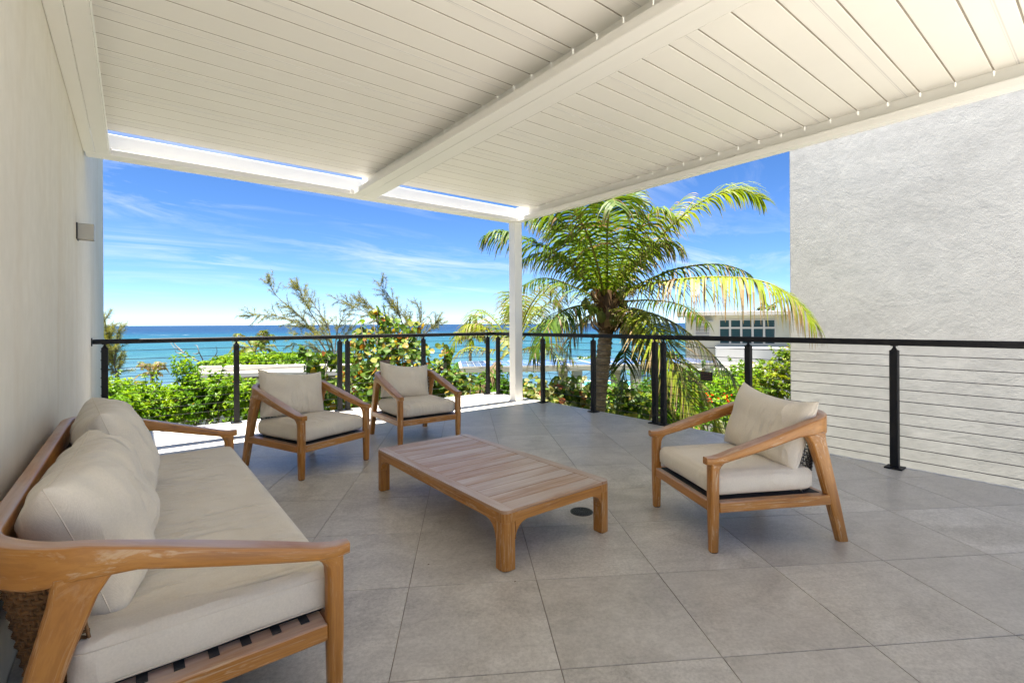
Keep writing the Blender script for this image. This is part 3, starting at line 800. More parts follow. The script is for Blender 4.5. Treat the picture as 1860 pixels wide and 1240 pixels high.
for i, (c, d, lab) in enumerate(chairs):
    o = proto if i == 0 else dup(proto)
    o['label'] = lab; mw = place(o, c, d)
    (px_, py_, pz_), (rx, ry, rz), w_, h_ = pl_tune[i]
    loc = Matrix.Translation((px_, py_, pz_)) @ Matrix.Rotation(radians(rz), 4, 'Z') @ Matrix.Rotation(radians(rx), 4, 'X') @ Matrix.Rotation(radians(ry), 4, 'Y')
    put_pillow(pl_lab[i], w_, h_, 0.19, 4 + i, M['linen'], mw @ loc, group='pillows in the armchairs')

# --- sofa along the left wall
WS = 2.17
sofa = make_seat('sofa', 'long teak sofa with beige cushions along the cream stucco wall', 'sofa', WS, sofa=True)
ms = place(sofa, (0.515, 1.600 + WS / 2), (-1, 0))
cu = weld(cushion(WS / 2 - 0.032, 0.330, 0.070, 0.035, 20, 0.008, 9, 0.004).build('seat_cushion', M['linen_s'], sofa)); cu.location = (0, 0.318, 0.347)
seam_loop(WS / 2 - 0.031, 0.331, 0.044, 0.036, 0.0018, cu); seam_loop(WS / 2 - 0.031, 0.331, -0.050, 0.036, 0.0018, cu)
lab = ['plump beige back pillow on the sofa, nearest the front', 'plump beige back pillow at the far end of the sofa']
tune = [((-0.49, 0.605, 0.590), (-20, 0, -3), 0.88, 0.43), ((0.50, 0.585, 0.610), (-19, 2, 5), 0.93, 0.46)]
for i, (p, r_, w_, h_) in enumerate(tune):
    loc = Matrix.Translation(p) @ Matrix.Rotation(radians(r_[2]), 4, 'Z') @ Matrix.Rotation(radians(r_[0]), 4, 'X') @ Matrix.Rotation(radians(r_[1]), 4, 'Y')
    put_pillow(lab[i], w_, h_, 0.235, 11 + i, M['linen_s'], ms @ loc, crease=0.016, fat=True, group='back pillows on the sofa')

# --- coffee table
tx0, tx1, ty0, ty1, tz = 1.422, 2.203, 1.878, 3.432, 0.302
table = thing('coffee_table', 'low slatted teak coffee table with rounded arch legs', 'table', ((tx0 + tx1) / 2, (ty0 + ty1) / 2, 0))
hx, hy = (tx1 - tx0) / 2, (ty1 - ty0) / 2
def tcorner(sx, sy):
    b = MB(); L = 0.068; r = 0.03; rings = []
    base = [(0, 0), (L, 0)] if False else None
    def outline(w):
        p = []
        # outer corner rounded, in the quadrant towards the table centre
        for k in range(5):
            a = pi + (pi / 2) * k / 4; p.append((r + r * cos(a), r + r * sin(a)))
        p += [(w, 0), (w, w), (0, w)]
        return [(sx * (hx - q[0]), sy * (hy - q[1])) for q in p]
    for z in (0.004, tz - 0.062): rings.append([(x, y, z) for x, y in outline(L)])
    b.loft(rings, smooth=False)
    # corner block of the apron
    b.loft([[(x, y, z) for x, y in outline(L + 0.004)] for z in (tz - 0.0615, tz - 0.016)], smooth=False)
    leg = b.build('leg', M['teak'], table)
    b = MB(); b.box(sx * (hx - 0.04) - 0.025, sy * (hy - 0.04) - 0.025, 0.0, sx * (hx - 0.04) + 0.025, sy * (hy - 0.04) + 0.025, 0.0038); b.build('foot_glide', M['strap'], leg)
for sx in (-1, 1):
    for sy in (-1, 1): tcorner(sx, sy)
def apron(length, off, plane, sgn):
    half = length / 2 - 0.0725; zt = tz - 0.016; zb = tz - 0.066; R = 0.085
    p = [(-half, zt), (-half, zb - R)]
    for k in range(1, 9):
        a = pi - (pi / 2) * k / 8; p.append((-half + R + R * cos(a), zb - R + R * sin(a)))
    q = [(-x, z) for x, z in reversed(p)]
    b = MB(); poly = p + q
    # triangulate as quads between the arch and the top so that no n-gon is concave
    n = len(poly); lo = poly[1:-1]
    for k in range(len(lo) - 1):
        (xa, za), (xb, zb_) = lo[k], lo[k + 1]
        if xb - xa < 1e-6: continue
        b.prism([(xa, za), (xb, zb_), (xb, zt), (xa, zt)], off, off + 0.045 * sgn, plane, grain_ax=0 if plane == 'xz' else 1)
    return b.build('apron', M['teak'], table)
apron(2 * hx, -hy + 0.0006, 'xz', 1); apron(2 * hx, hy - 0.0006, 'xz', -1)
apron(2 * hy, -hx + 0.0006, 'yz', 1); apron(2 * hy, hx - 0.0006, 'yz', -1)
# top: two long border boards with rounded corners, slats across
bw = 0.062
for sx in (-1, 1):
    p = []; r = 0.034
    xi, xo = sx * (hx - bw), sx * hx
    for k in range(6):
        a = (pi / 2) * k / 5; p.append((sx * (hx - r + r * sin(a)), -hy + r - r * cos(a)))
    for k in range(6):
        a = (pi / 2) * k / 5; p.append((sx * (hx - r + r * cos(a)), hy - r + r * sin(a)))
    p += [(xi, hy), (xi, -hy)]
    b = MB(); b.prism(p, tz - 0.0155, tz, 'xy', grain_ax=1); b.build('border_board', M['teak_top'], table)
ns = 14; sw = (2 * hy) / ns; sp_ = None
for k in range(ns):
    if sp_ is None:
        b = MB(); b.box(-hx + bw + 0.0012, -sw / 2 + 0.0022, -0.0155, hx - bw - 0.0012, sw / 2 - 0.0022, -0.0002, 0.0022); o = sp_ = b.build('slat', M['teak_top'], table)
    else: o = sp_.copy(); col.objects.link(o)
    o.location = (0, -hy + sw * (k + 0.5), tz - (0.0006 if k % 2 else 0.0002))

# --- floor drain
dr = thing('floor_drain', 'round dark metal drain grate set in the floor tiles', 'drain', (2.285, 2.185, 0))
def ring(mb, r0, r1, z0, z1, n=28, a0=0, a1=2 * pi):
    v = []
    for k in range(n + 1):
        a = a0 + (a1 - a0) * k / n
        for r_, z in ((r0, z0), (r1, z0), (r1, z1), (r0, z1)): v.append((r_ * cos(a), r_ * sin(a), z))
    f = []
    for k in range(n):
        for i in range(4): f.append((k * 4 + i, k * 4 + (i + 1) % 4, (k + 1) * 4 + (i + 1) % 4, (k + 1) * 4 + i))
    mb.add(v, f)
b = MB(); ring(b, 0.0005, 0.070, 0.0004, 0.0012); b.build('cavity', M['hole'], dr)
b = MB(); ring(b, 0.066, 0.073, 0.0004, 0.0042); b.build('rim', M['iron'], dr)
b = MB(); ring(b, 0.0005, 0.012, 0.0014, 0.0036)
for k, r_ in enumerate((0.020, 0.031, 0.042, 0.053, 0.063)):
    ring(b, r_, r_ + 0.0045, 0.0014, 0.0034)
for k in range(14):
    a = 2 * pi * k / 14; c_, s_ = cos(a), sin(a)
    v = [(r_ * c_ - w * s_, r_ * s_ + w * c_, z) for r_ in (0.012, 0.066) for w in (-0.0018, 0.0018) for z in (0.0014, 0.0030)]
    b.add(v, [(0, 1, 3, 2), (4, 6, 7, 5), (0, 4, 5, 1), (2, 3, 7, 6), (0, 2, 6, 4), (1, 5, 7, 3)])
b.build('grate', M['iron'], dr)
# fallen bits on the tiles
for (x, y, lab) in ((1.178, 2.193, 'tiny dark dead leaf on the tile between the sofa and the table'), (1.42, 1.79, 'tiny brown leaf scrap on the tile below the near table leg')):
    b = MB(); b.add([(x - .007, y, .001), (x, y - .004, .003), (x + .008, y + .001, .0012), (x, y + .005, .0035)], [(0, 1, 2, 3)]); tag(b.build('dead_leaf', M['bark'], None), lab, 'leaf')

# ------------------------------------------------------------------ vegetation builders
def lerp3(a, b, t): return tuple(a[i] + (b[i] - a[i]) * t for i in range(3))
def rvec(rr):
    while True:
        v = Vector((rr.uniform(-1, 1), rr.uniform(-1, 1), rr.uniform(-1, 1)))
        if 0.01 < v.length < 1: return v.normalized()
def basis(n, rr):
    a = n.cross(rvec(rr))
    if a.length < 1e-4: a = n.orthogonal()
    a.normalize(); return a, n.cross(a)
def kite(mb, p, n, a, L, W, c, fold=0.25):
    """one leaf: base p, along a, normal n, folded on its midrib"""
    b = n.cross(a); s = a * L
    v = [p, p + s * 0.45 + b * W * 0.5 + n * W * fold, p + s - n * L * 0.12, p + s * 0.45 - b * W * 0.5 + n * W * fold]
    mb.add(v, [(0, 1, 2), (0, 2, 3)], [(0, 0, 0)] * 4, [c, c, lerp3(c, (c[0] * 1.15, c[1] * 1.05, c[2]), 0.6), c])
def round_leaf(mb, p, n, a, R, c, c2):
    b = n.cross(a); v = [p + a * R * 0.1 + n * R * 0.0]; cc = [c2]
    for k in range(7):
        t = 2 * pi * k / 7 + pi; r_ = R * (0.92 if k else 0.72)
        v.append(p + a * (R * 0.95 + r_ * cos(t)) + b * r_ * 1.08 * sin(t) + n * R * 0.22 * abs(sin(t))); cc.append(c)
    v[0] = p + a * R * 0.95; 
    mb.add(v, [(0, k + 1, (k + 1) % 7 + 1) for k in range(7)], [(0, 0, 0)] * 8, cc)
def shrub(name, label, base, lobes, n, L, W, pal, seed, group=None, cat='shrub', cluster=5, stems=9, up=0.5, dead=0.0, shoots=0, stemc=None):
    """lobes: (centre, radius vector) in world space; leaves stand in small whorls over and inside the lobes"""
    rr = random.Random(seed); base = Vector(base)
    root = thing(name, label, cat, base, group=group)
    mb = MB(); st = MB()
    tot = sum(l[1][0] * l[1][1] + l[1][1] * l[1][2] + l[1][0] * l[1][2] for l in lobes)
    for (c, r_) in lobes:
        c = Vector(c); share = (r_[0] * r_[1] + r_[1] * r_[2] + r_[0] * r_[2]) / tot
        off = Vector((rr.uniform(0, 50), rr.uniform(0, 50), 0))
        for k in range(int(n * share / cluster)):
            d = rvec(rr)
            if d.z < -0.55: d.z = -d.z
            bump = 1 + 0.32 * mnoise.noise(d * 2.3 + off) + 0.16 * mnoise.noise(d * 6 + off)
            q = (rr.random() ** 0.45) * bump
            p = c + Vector((d.x * r_[0], d.y * r_[1], d.z * r_[2])) * q
            out = (d * 0.8 + Vector((0, 0, up)) + rvec(rr) * 0.55).normalized()
            tone = rr.random() * 0.6 + 0.4 * (0.5 + mnoise.noise(p * 1.7)) 
            col_ = pal[min(len(pal) - 1, max(0, int(tone * len(pal))))]
            for j in range(cluster):
                ax_, bx = basis(out, rr); a = (ax_ + out * rr.uniform(0.1, 0.9)).normalized(); nn_ = (out - a * out.dot(a)).normalized()
                kk = rr.uniform(0.75, 1.25); cc = tuple(x * kk for x in col_)
                if rr.random() < dead: cc = (0.30, 0.17, 0.05)
                kite(mb, p - base + rvec(rr) * L * 0.15, nn_, a, L * rr.uniform(0.7, 1.2), W * rr.uniform(0.8, 1.2), cc)
            if rr.random() < 0.04:
                st.tube([p - base - out * L * 2.2 - Vector((0, 0, L)), p - base], 0.006, 4, False)
    allc = [Vector(l[0]) for l in lobes]
    for k in range(stems):
        c, r_ = lobes[k % len(lobes)]; c = Vector(c)
        e = c + Vector((rr.uniform(-.8, .8) * r_[0], rr.uniform(-.8, .8) * r_[1], rr.uniform(-0.2, .85) * r_[2])) - base
        m1 = Vector((e.x * 0.35, e.y * 0.35, e.z * 0.45)) + rvec(rr) * 0.12
        st.tube(smoothpath([(rr.uniform(-.1, .1), rr.uniform(-.1, .1), 0), m1, e], 5), lambda t: 0.028 * (1 - t) + 0.005, 5)
    for k in range(shoots):
        c, r_ = lobes[rr.randrange(len(lobes))]; c = Vector(c); s0 = c + Vector((rr.uniform(-.7, .7) * r_[0], rr.uniform(-.7, .7) * r_[1], r_[2] * 0.8)) - base
        e = s0 + Vector((rr.uniform(-.15, .15), rr.uniform(-.15, .15), rr.uniform(.15, .38)))
        st.tube([s0, e], 0.005, 4, False)
        for j in range(16):
            p = s0.lerp(e, rr.uniform(0.35, 1.05)); out = (Vector((0, 0, 1)) + rvec(rr)).normalized(); a_, b_2 = basis(out, rr)
            kite(mb, p, out, a_, L * 1.1, W * 1.1, pal[rr.randrange(len(pal))])
    mb.build('foliage', M['leaf'], root, 'stuff', fix=False)
    st.build('branches', M['bark'], root)
    return root

GREEN = [(0.05, 0.125, 0.005), (0.085, 0.19, 0.006), (0.125, 0.25, 0.008), (0.175, 0.295, 0.010), (0.225, 0.33, 0.013)]
YELG = [(0.06, 0.125, 0.007), (0.105, 0.17, 0.009), (0.16, 0.22, 0.012), (0.22, 0.255, 0.018)]
MIDG = [(0.05, 0.13, 0.012), (0.075, 0.18, 0.015), (0.11, 0.23, 0.02), (0.15, 0.27, 0.025)]
SEAG = [(0.03, 0.085, 0.010), (0.05, 0.12, 0.012), (0.08, 0.155, 0.015), (0.13, 0.18, 0.02), (0.22, 0.22, 0.05), (0.07, 0.14, 0.014)]

def lobes_at(lst):
    """(px, py, D, rx, rz) of each lobe: centre seen at that pixel, D metres off"""
    out = []
    for px, py, D, rx, rz in lst:
        out.append((at(px, py, D), (rx, rx, rz)))
    return out
def gbase(px, D):
    p = at(px, 590, D); return (p.x, p.y, ground_z(p.x, p.y) - 0.02)

# bright green shrubs right behind the seaward railing, left
defs = [
    (208, 9.4, [(205, 742, 9.4, .55, .55), (230, 765, 9.0, .6, .6)], 'bright green leafy shrub beside the wall end at the far left of the railing'),
    (285, 9.6, [(262, 752, 9.6, .55, .50), (306, 748, 9.7, .55, .50)], 'bright green leafy shrub behind the first bay of the railing, above the sofa arm'),
    (355, 9.4, [(345, 742, 9.4, .50, .55), (380, 735, 9.8, .5, .6)], 'bright green leafy shrub with a tall shoot, beside the second railing post'),
    (425, 9.6, [(415, 735, 9.6, .52, .55), (455, 740, 9.4, .5, .5)], 'bright green leafy shrub behind the second railing post'),
    (500, 10.0, [(480, 742, 10, .55, .55), (535, 745, 10.2, .6, .55), (580, 745, 10.4, .5, .5)], 'bright green leafy shrub behind the left armchair'),
    (250, 12.5, [(215, 722, 12.5, .7, .45), (255, 728, 12.8, .7, .4)], 'yellow green shrub further off at the left, before the bluish panels'),
]
for k, (px, D, lb, lab) in enumerate(defs):
    shrub('leafy_shrub', lab, gbase(px, D), lobes_at(lb), 7600, 0.075, 0.042, GREEN if k < 5 else YELG, 20 + k, 'bright green shrubs behind the seaward railing', cluster=6, stems=10, up=0.55, dead=0.012, shoots=3 if k != 2 else 5)
# tall shoot
t = thing('leafy_sapling', 'single tall leafy shoot rising above the bright green shrubs at the left', 'sapling', gbase(345, 9.6))
bp = Vector(t.location); tp = smoothpath([(0, 0, 0), at(352, 740, 9.5) - bp, at(341, 690, 9.5) - bp, at(330, 655, 9.5) - bp], 6)
b = MB(); b.tube(tp, lambda q: 0.016 * (1 - q) + 0.005, 5); b.build('stem', M['bark'], t)
b = MB(); rr = random.Random(8)
for k in range(420):
    q = 0.62 + 0.38 * rr.random(); p = tp[min(len(tp) - 1, int(q * (len(tp) - 1)))] + rvec(rr) * 0.13 * (0.5 + abs(sin(q * 31)))
    o_ = (rvec(rr) + Vector((0, 0, .7))).normalized(); a_, _ = basis(o_, rr); kite(b, p, o_, a_, 0.085, 0.05, GREEN[rr.randrange(5)])
b.build('foliage', M['leaf'], t, 'stuff', fix=False)

# sea grape: big round leaves; the nearest ones are leaves of their own
def sea_grape(label, px, D, lobes, nbig, nfill, R, seed, pal, stems, group=None, orange=0.14):
    rr = random.Random(seed); base = Vector(gbase(px, D)); root = thing('sea_grape', label, 'sea grape', base, group=group)
    ORG = [(0.34, 0.12, 0.012), (0.32, 0.20, 0.02), (0.22, 0.05, 0.012), (0.36, 0.27, 0.07)]
    protos = []
    for k in range(12):
        c = pal[k % len(pal)] if k < 9 else ORG[k % 4]
        b = MB(); round_leaf(b, Vector((0, 0, 0)), Vector((0, 0, 1)), Vector((1, 0, 0)), R, c, lerp3(c, (0.24, 0.22, 0.06), 0.35)); protos.append(b)
    meshes = [None] * 12; fill = MB(); cand = []
    tot = sum(l[1][0] * l[1][2] for l in lobes)
    cd = (_o - base)
    for (c, r_) in lobes:
        c = Vector(c); off = Vector((rr.uniform(0, 50), 3, 0))
        for k in range(int((nbig + nfill) * r_[0] * r_[2] / tot)):
            d = rvec(rr); q = rr.random() ** 0.4 * (1 + 0.3 * mnoise.noise(d * 2.5 + off))
            p = c + Vector((d.x * r_[0], d.y * r_[1], d.z * r_[2])) * q - base
            n_ = (d * 0.6 + rvec(rr) * 0.85 + Vector((0, 0, 0.35)) + (cd - p).normalized() * 0.35).normalized()
            cand.append(((cd - p).length - 0.9 * q, p, n_))
    cand.sort(key=lambda x: x[0])
    big = set(rr.sample(range(min(len(cand), nbig * 3)), min(nbig, len(cand))))
    for i, (_, p, n_) in enumerate(cand):
        a, b_2 = basis(n_, rr); sc_l = rr.uniform(0.65, 1.15)
        ki = 9 + rr.randrange(3) if rr.random() < orange else rr.randrange(9)
        if i in big:
            if meshes[ki] is None:
                o = protos[ki].build('leaf', M['leaf'], root, fix=False); meshes[ki] = o
            else:
                o = meshes[ki].copy(); col.objects.link(o)
            mt = Matrix((a, n_.cross(a), n_)).transposed().to_4x4()
            o.matrix_basis = Matrix.Translation(p) @ mt @ Matrix.Scale(sc_l, 4)
        else:
            c = ORG[rr.randrange(4)] if ki >= 9 else pal[ki % len(pal)]
            kk = rr.uniform(0.8, 1.15); c = tuple(x * kk for x in c)
            round_leaf(fill, p, n_, a, R * sc_l, c, lerp3(c, (0.24, 0.22, 0.06), 0.3))
    fill.build('foliage', M['leaf'], root, 'stuff', fix=False)
    st = MB()
    for k in range(stems):
        c, r_ = lobes[k % len(lobes)]
        e = Vector(c) + Vector((rr.uniform(-.7, .7) * r_[0], rr.uniform(-.7, .7) * r_[1], rr.uniform(-.1, .85) * r_[2])) - base
        st.tube(smoothpath([(rr.uniform(-.15, .15), rr.uniform(-.15, .15), 0), Vector((e.x * .4, e.y * .4, e.z * .5)) + rvec(rr) * .15, e], 6), lambda q: 0.04 * (1 - q) + 0.007, 6)
    st.build('branches', mat_plain('sea grape bark', (0.30, 0.25, 0.20), 0.9, var=0.3, scale=14), root)
    return root
sea_grape('tall sea grape bush with green, yellow and orange round leaves behind the seaward railing', 705, 10.8,
          lobes_at([(690, 700, 10.8, .95, .75), (735, 660, 11.0, .75, .65), (668, 655, 11.0, .62, .6), (712, 610, 11.2, .48, .50), (640, 720, 10.6, .6, .6), (790, 720, 10.6, .6, .5), (688, 575, 11.2, .20, .28), (655, 610, 11.0, .25, .3), (745, 605, 11.1, .28, .35)]),
          250, 1700, 0.078, 31, SEAG, 26, orange=0.17)
sea_grape('small sea grape with big green leaves on a bare stem behind the left armchair', 575, 10.0,
          lobes_at([(553, 640, 10, .10, .16), (570, 665, 10, .20, .2), (595, 655, 10.1, .18, .2), (590, 700, 10, .3, .25)]), 60, 130, 0.085, 32, SEAG[:4], 7, orange=0.06)
sea_grape('low sea grape with a round green top between the third armchair and the white post', 815, 10.2,
          lobes_at([(812, 642, 10.2, .10, .2), (795, 680, 10.2, .3, .22), (830, 700, 10.2, .42, .35), (775, 715, 10.2, .35, .35)]), 70, 420, 0.078, 33, SEAG[:5], 9, orange=0.05)
sea_grape('pale spreading sea grape below the solar roof, right of the white post', 1010, 10.2,
          lobes_at([(975, 718, 10.2, .50, .36), (1030, 712, 10.4, .5, .36), (1062, 730, 10.2, .4, .36), (1000, 752, 9.8, .6, .4)]), 120, 900, 0.072, 34, [(0.04, 0.10, 0.012), (0.07, 0.145, 0.018), (0.14, 0.19, 0.035), (0.27, 0.27, 0.11), (0.32, 0.30, 0.15)], 12, orange=0.05)
sea_grape('small round leaved sea grape standing right of the palm trunk', 1135, 10.4,
          lobes_at([(1132, 712, 10.4, .25, .25), (1150, 735, 10.4, .35, .3), (1120, 752, 10.2, .4, .3)]), 60, 260, 0.075, 35, SEAG[:5], 7, orange=0.03)
# shrubs to the right
defs = [
    (905, 11.5, [(890, 712, 11.5, .55, .45), (945, 722, 11.3, .5, .4)], 'dark green shrub behind the foot of the white post', MIDG),
    (1160, 11.0, [(1155, 770, 11, .6, .6), (1195, 745, 11.2, .55, .55), (1125, 790, 10.8, .5, .5)], 'yellow green shrub under the palm fronds, right of the trunk', YELG),
    (1300, 10.2, [(1270, 755, 10.2, .65, .6), (1330, 742, 10.2, .65, .65), (1235, 790, 10, .6, .6)], 'green shrub with small red flowers behind the armchair on the right', GREEN),
    (1405, 11.0, [(1395, 715, 11, .6, .75), (1430, 700, 11.2, .55, .75), (1360, 740, 11, .55, .6), (1425, 655, 11.2, .2, .25)], 'tall yellow green shrub against the edge of the grey stucco wall', YELG),
]
defs += [
    (1235, 12.5, [(1215, 715, 12.5, .55, .5), (1250, 700, 12.8, .55, .5), (1180, 720, 12.2, .5, .45)], 'dense green shrub behind the hanging palm fronds, before the solar roof', MIDG),
    (1330, 12.8, [(1310, 705, 12.8, .6, .5), (1355, 695, 13.0, .6, .55), (1285, 725, 12.5, .6, .5)], 'dense yellow green shrub between the caution sign and the grey wall', GREEN),
    (1080, 12.0, [(1040, 742, 12, .6, .4), (1085, 735, 12.2, .6, .45), (1120, 725, 12.2, .5, .4)], 'dense dark shrub at the foot of the palm trunk', MIDG)]
for k, (px, D, lb, lab, pal) in enumerate(defs):
    s_ = shrub('leafy_shrub', lab, gbase(px, D), lobes_at(lb), 8200, 0.072, 0.042, pal, 50 + k, 'shrubs behind the right railing', cluster=6, stems=10, up=0.5, dead=0.02, shoots=3)
    if k == 2:
        b = MB(); rr = random.Random(4)
        for i in range(26):
            p = at(rr.choice((1287, 1291, 1322, 1310)) + rr.uniform(-5, 5), rr.uniform(712, 728), 9.65) - Vector(s_.location)
            o_ = (rvec(rr) + Vector((0, -.5, .5))).normalized(); a_, _ = basis(o_, rr); kite(b, p, o_, a_, 0.05, 0.045, (0.62, 0.05, 0.02))
        b.build('flowers', M['leaf'], s_, 'stuff', fix=False)
# further greenery
shrub('hedge', 'long bright green hedge beyond the flat white roof', gbase(480, 20), lobes_at([(385, 663, 19.6, .5, .18), (415, 660, 20, .8, .32), (450, 656, 20, .9, .34), (490, 656, 20.2, 1.0, .34), (530, 655, 20.2, 1.0, .34), (570, 657, 20.2, .9, .34), (620, 660, 20.4, 1.0, .4)]), 9000, 0.13, 0.085, GREEN, 71, cat='hedge', cluster=5, stems=6, up=0.6)
shrub('leafy_shrub', 'low green shrub on the shore beyond the solar roof, left of the white post', gbase(870, 27), lobes_at([(845, 672, 27, 1.0, .4), (890, 668, 27, 1.1, .42), (915, 672, 27, 1.0, .4)]), 3200, 0.15, 0.09, MIDG, 72, 'shore shrubs', cluster=5, stems=5)
shrub('leafy_shrub', 'yellowish shore shrub seen over the solar roof right of the white post', gbase(1010, 30), lobes_at([(975, 668, 30, 1.2, .3), (1030, 664, 30, 1.3, .35), (1070, 662, 30, 1.0, .5)]), 3000, 0.15, 0.09, YELG, 73, 'shore shrubs', cluster=5, stems=5)
shrub('leafy_shrub', 'green shrub on the shore right of the palm trunk', gbase(1190, 28), lobes_at([(1160, 668, 28, 1.2, .5), (1215, 660, 28, 1.2, .6)]), 3000, 0.15, 0.09, GREEN, 74, 'shore shrubs', cluster=5, stems=5)
shrub('leafy_shrub', 'yellowish low shrub on the shore at the far left beside the wall', gbase(230, 24), lobes_at([(215, 715, 24, 1.0, .5), (262, 705, 24, 1.0, .35), (320, 708, 24, .9, .3)]), 3000, 0.13, 0.08, YELG, 75, 'shore shrubs', cluster=5, stems=5)

# ------------------------------------------------------------------ palms
PG = [(0.030, 0.072, 0.006), (0.048, 0.105, 0.007), (0.078, 0.138, 0.008), (0.120, 0.168, 0.010), (0.180, 0.195, 0.015)]
BRN = (0.16, 0.10, 0.05)
def frond(root, pts, L, n, tone, seed, dead=0.0, droop=0.5, w=0.030, rach=0.022, tipdead=0.35, spread=1.0, start=0.24):
    """pts: path of the midrib in palm space; leaflets hang from it in two rows"""
    rr = random.Random(seed); path = smoothpath(pts, 9); N = len(path) - 1
    b = MB(); yc = (0.20, 0.185, 0.03) if dead < .6 else (0.16, 0.10, 0.05)
    b.tube(path, lambda t: rach * (1 - t) ** 0.8 + 0.003, 6, True, colr=lerp3(yc, (0.10, 0.14, 0.015), 0.3))
    mb = MB()
    for k in range(n):
        t = start + (1 - start) * (k + rr.uniform(-.3, .3)) / n; t = min(0.999, max(0.02, t))
        x = t * N; i = int(x); p = path[i].lerp(path[min(N, i + 1)], x - i)
        tg = (path[min(N, i + 1)] - path[max(0, i - 1)]).normalized()
        sd = tg.cross(Vector((0, 0, 1)))
        if sd.length < 0.08: sd = tg.cross(Vector((0.3, 1, 0)))
        sd.normalize(); nn_ = sd.cross(tg)
        prof_ = (0.55 + 0.45 * min(1, (t - start) / 0.25)) * (1 - 0.62 * max(0, (t - 0.55) / 0.45) ** 1.6)
        for s in (-1, 1):
            if rr.random() < 0.05 + dead * 0.12 or mnoise.noise(Vector((t * 9, s * 5.0, seed * 1.7))) > 0.42: continue
            ln = L * prof_ * rr.uniform(0.82, 1.1)
            dr = droop * rr.uniform(0.7, 1.3)
            fw = 0.30 + 0.55 * t
            d = (sd * s * spread + tg * fw + nn_ * 0.10 + rvec(rr) * 0.13).normalized()
            q = [p]; cur = p; dd = d.copy(); sg = 4
            for j in range(sg):
                dd = (dd + Vector((0, 0, -1)) * dr * (0.16 + 0.22 * j)).normalized(); cur = cur + dd * ln / sg; q.append(cur)
            wd = dd.cross(d)
            tone_k = tone + rr.uniform(-0.14, 0.14); base_c = pal_at(PG, tone_k); brown = dead > rr.random()
            tip_b = tipdead * rr.uniform(0.2, 1.6)
            ww = w * rr.uniform(0.8, 1.2); v = []; cl_ = []; gl = []
            for j, c_ in enumerate(q):
                tj = j / sg; dirv = (q[min(sg, j + 1)] - q[max(0, j - 1)]).normalized()
                wv_ = dirv.cross(nn_)
                if wv_.length < 1e-3: wv_ = sd.copy()
                wv_.normalize(); hw_ = ww * 0.5 * (0.6 + 1.0 * tj if tj < 0.4 else 1.0 - 0.88 * (tj - 0.4) / 0.6)
                v += [c_ - wv_ * hw_, c_ + wv_ * hw_]; gl += [(0, 0, 0)] * 2
                cc = BRN if brown else lerp3(base_c, (0.22, 0.15, 0.075), min(1, max(0, (tj - (1 - tip_b)) / 0.25)))
                if brown: cc = lerp3(cc, (0.26, 0.19, 0.115), rr.random())
                cl_ += [cc, cc]
            mb.add(v, [(2 * j, 2 * j + 1, 2 * j + 3, 2 * j + 2) for j in range(sg)], gl, cl_)
    fr = b.build('frond', M['palm'], root)
    mb.build('leaflets', M['palm'], fr, 'stuff', fix=False)
    return fr
def pal_at(pal, t):
    t = min(0.999, max(0, t)) * (len(pal) - 1); i = int(t); return lerp3(pal[i], pal[i + 1], t - i)

PD = 9.0
pb = Vector(at(1106, 590, PD)); crown = at(1101, 548, PD)
pbase = Vector((at(1082, 770, PD).x, at(1082, 770, PD).y, GROUND))
palm = thing('coconut_palm', 'large coconut palm with arching fronds close behind the right railing', 'palm tree', pbase)
def pl(px, py, dD=0.0): return at(px, py, PD + dD) - pbase
tp = smoothpath([(0, 0, 0), pl(1084, 790), pl(1088, 720), pl(1096, 650), pl(1101, 590), pl(1102, 555)], 10)
b = MB(); rings = []; NT = 110
def lerp_path(path, t):
    x = t * (len(path) - 1); i = min(len(path) - 2, int(x)); return path[i].lerp(path[i + 1], x - i)
for k in range(NT):                     # ring scars: the trunk steps in and out
    t_ = k / (NT - 1); c_ = lerp_path(tp, t_); r_ = (0.150 - 0.028 * t_) * (1.06 if k % 2 else 0.95)
    rings.append([c_ + Vector((cos(a * pi / 7), sin(a * pi / 7), 0.12 * sin(a * pi / 7 + k))) * r_ * (1 + 0.05 * sin(a * 2.1 + k * 1.7)) for a in range(14)])
b.loft(rings, smooth=False)
m = Mat('palm trunk'); v = m.vec('grain'); n = m.noise(m.vec('pos', (3, 3, 14)), 2.0, 5, 0.6)
m.pin('Base Color', m.ramp(n, [(0.3, (0.12, 0.085, 0.055)), (0.55, (0.28, 0.21, 0.145)), (0.75, (0.42, 0.34, 0.255))])); m.pin('Roughness', 0.95); m.bump(n, 0.5, 0.02); M['trunk'] = m.m
b.build('trunk', M['trunk'], palm)
# fibrous boot below the crown and old leaf bases
b = MB(); rr = random.Random(6); cr = crown - pbase
for k in range(34):
    a = rr.uniform(0, 2 * pi); z0 = rr.uniform(-0.62, 0.05); d_ = Vector((cos(a), sin(a), 0))
    p0 = cr + d_ * 0.10 + Vector((0, 0, z0)); p1 = p0 + d_ * rr.uniform(0.08, 0.22) + Vector((0, 0, rr.uniform(0.12, 0.42)))
    side = Vector((-d_.y, d_.x, 0)); w0, w1 = rr.uniform(.06, .11), rr.uniform(.015, .05)
    pm_ = (p0 + p1) / 2 + d_ * 0.05
    b.loft([[p + side * w - d_ * .012, p + side * w + d_ * .012, p - side * w + d_ * .012, p - side * w - d_ * .012] for p, w in ((p0, w0), (pm_, (w0 + w1) / 2), (p1, w1))], smooth=False, colr=rr.choice([(0.20, 0.11, 0.05), (0.30, 0.20, 0.11), (0.12, 0.065, 0.03), (0.36, 0.27, 0.17)]))
b.build('leaf_bases', M['needle'], palm)
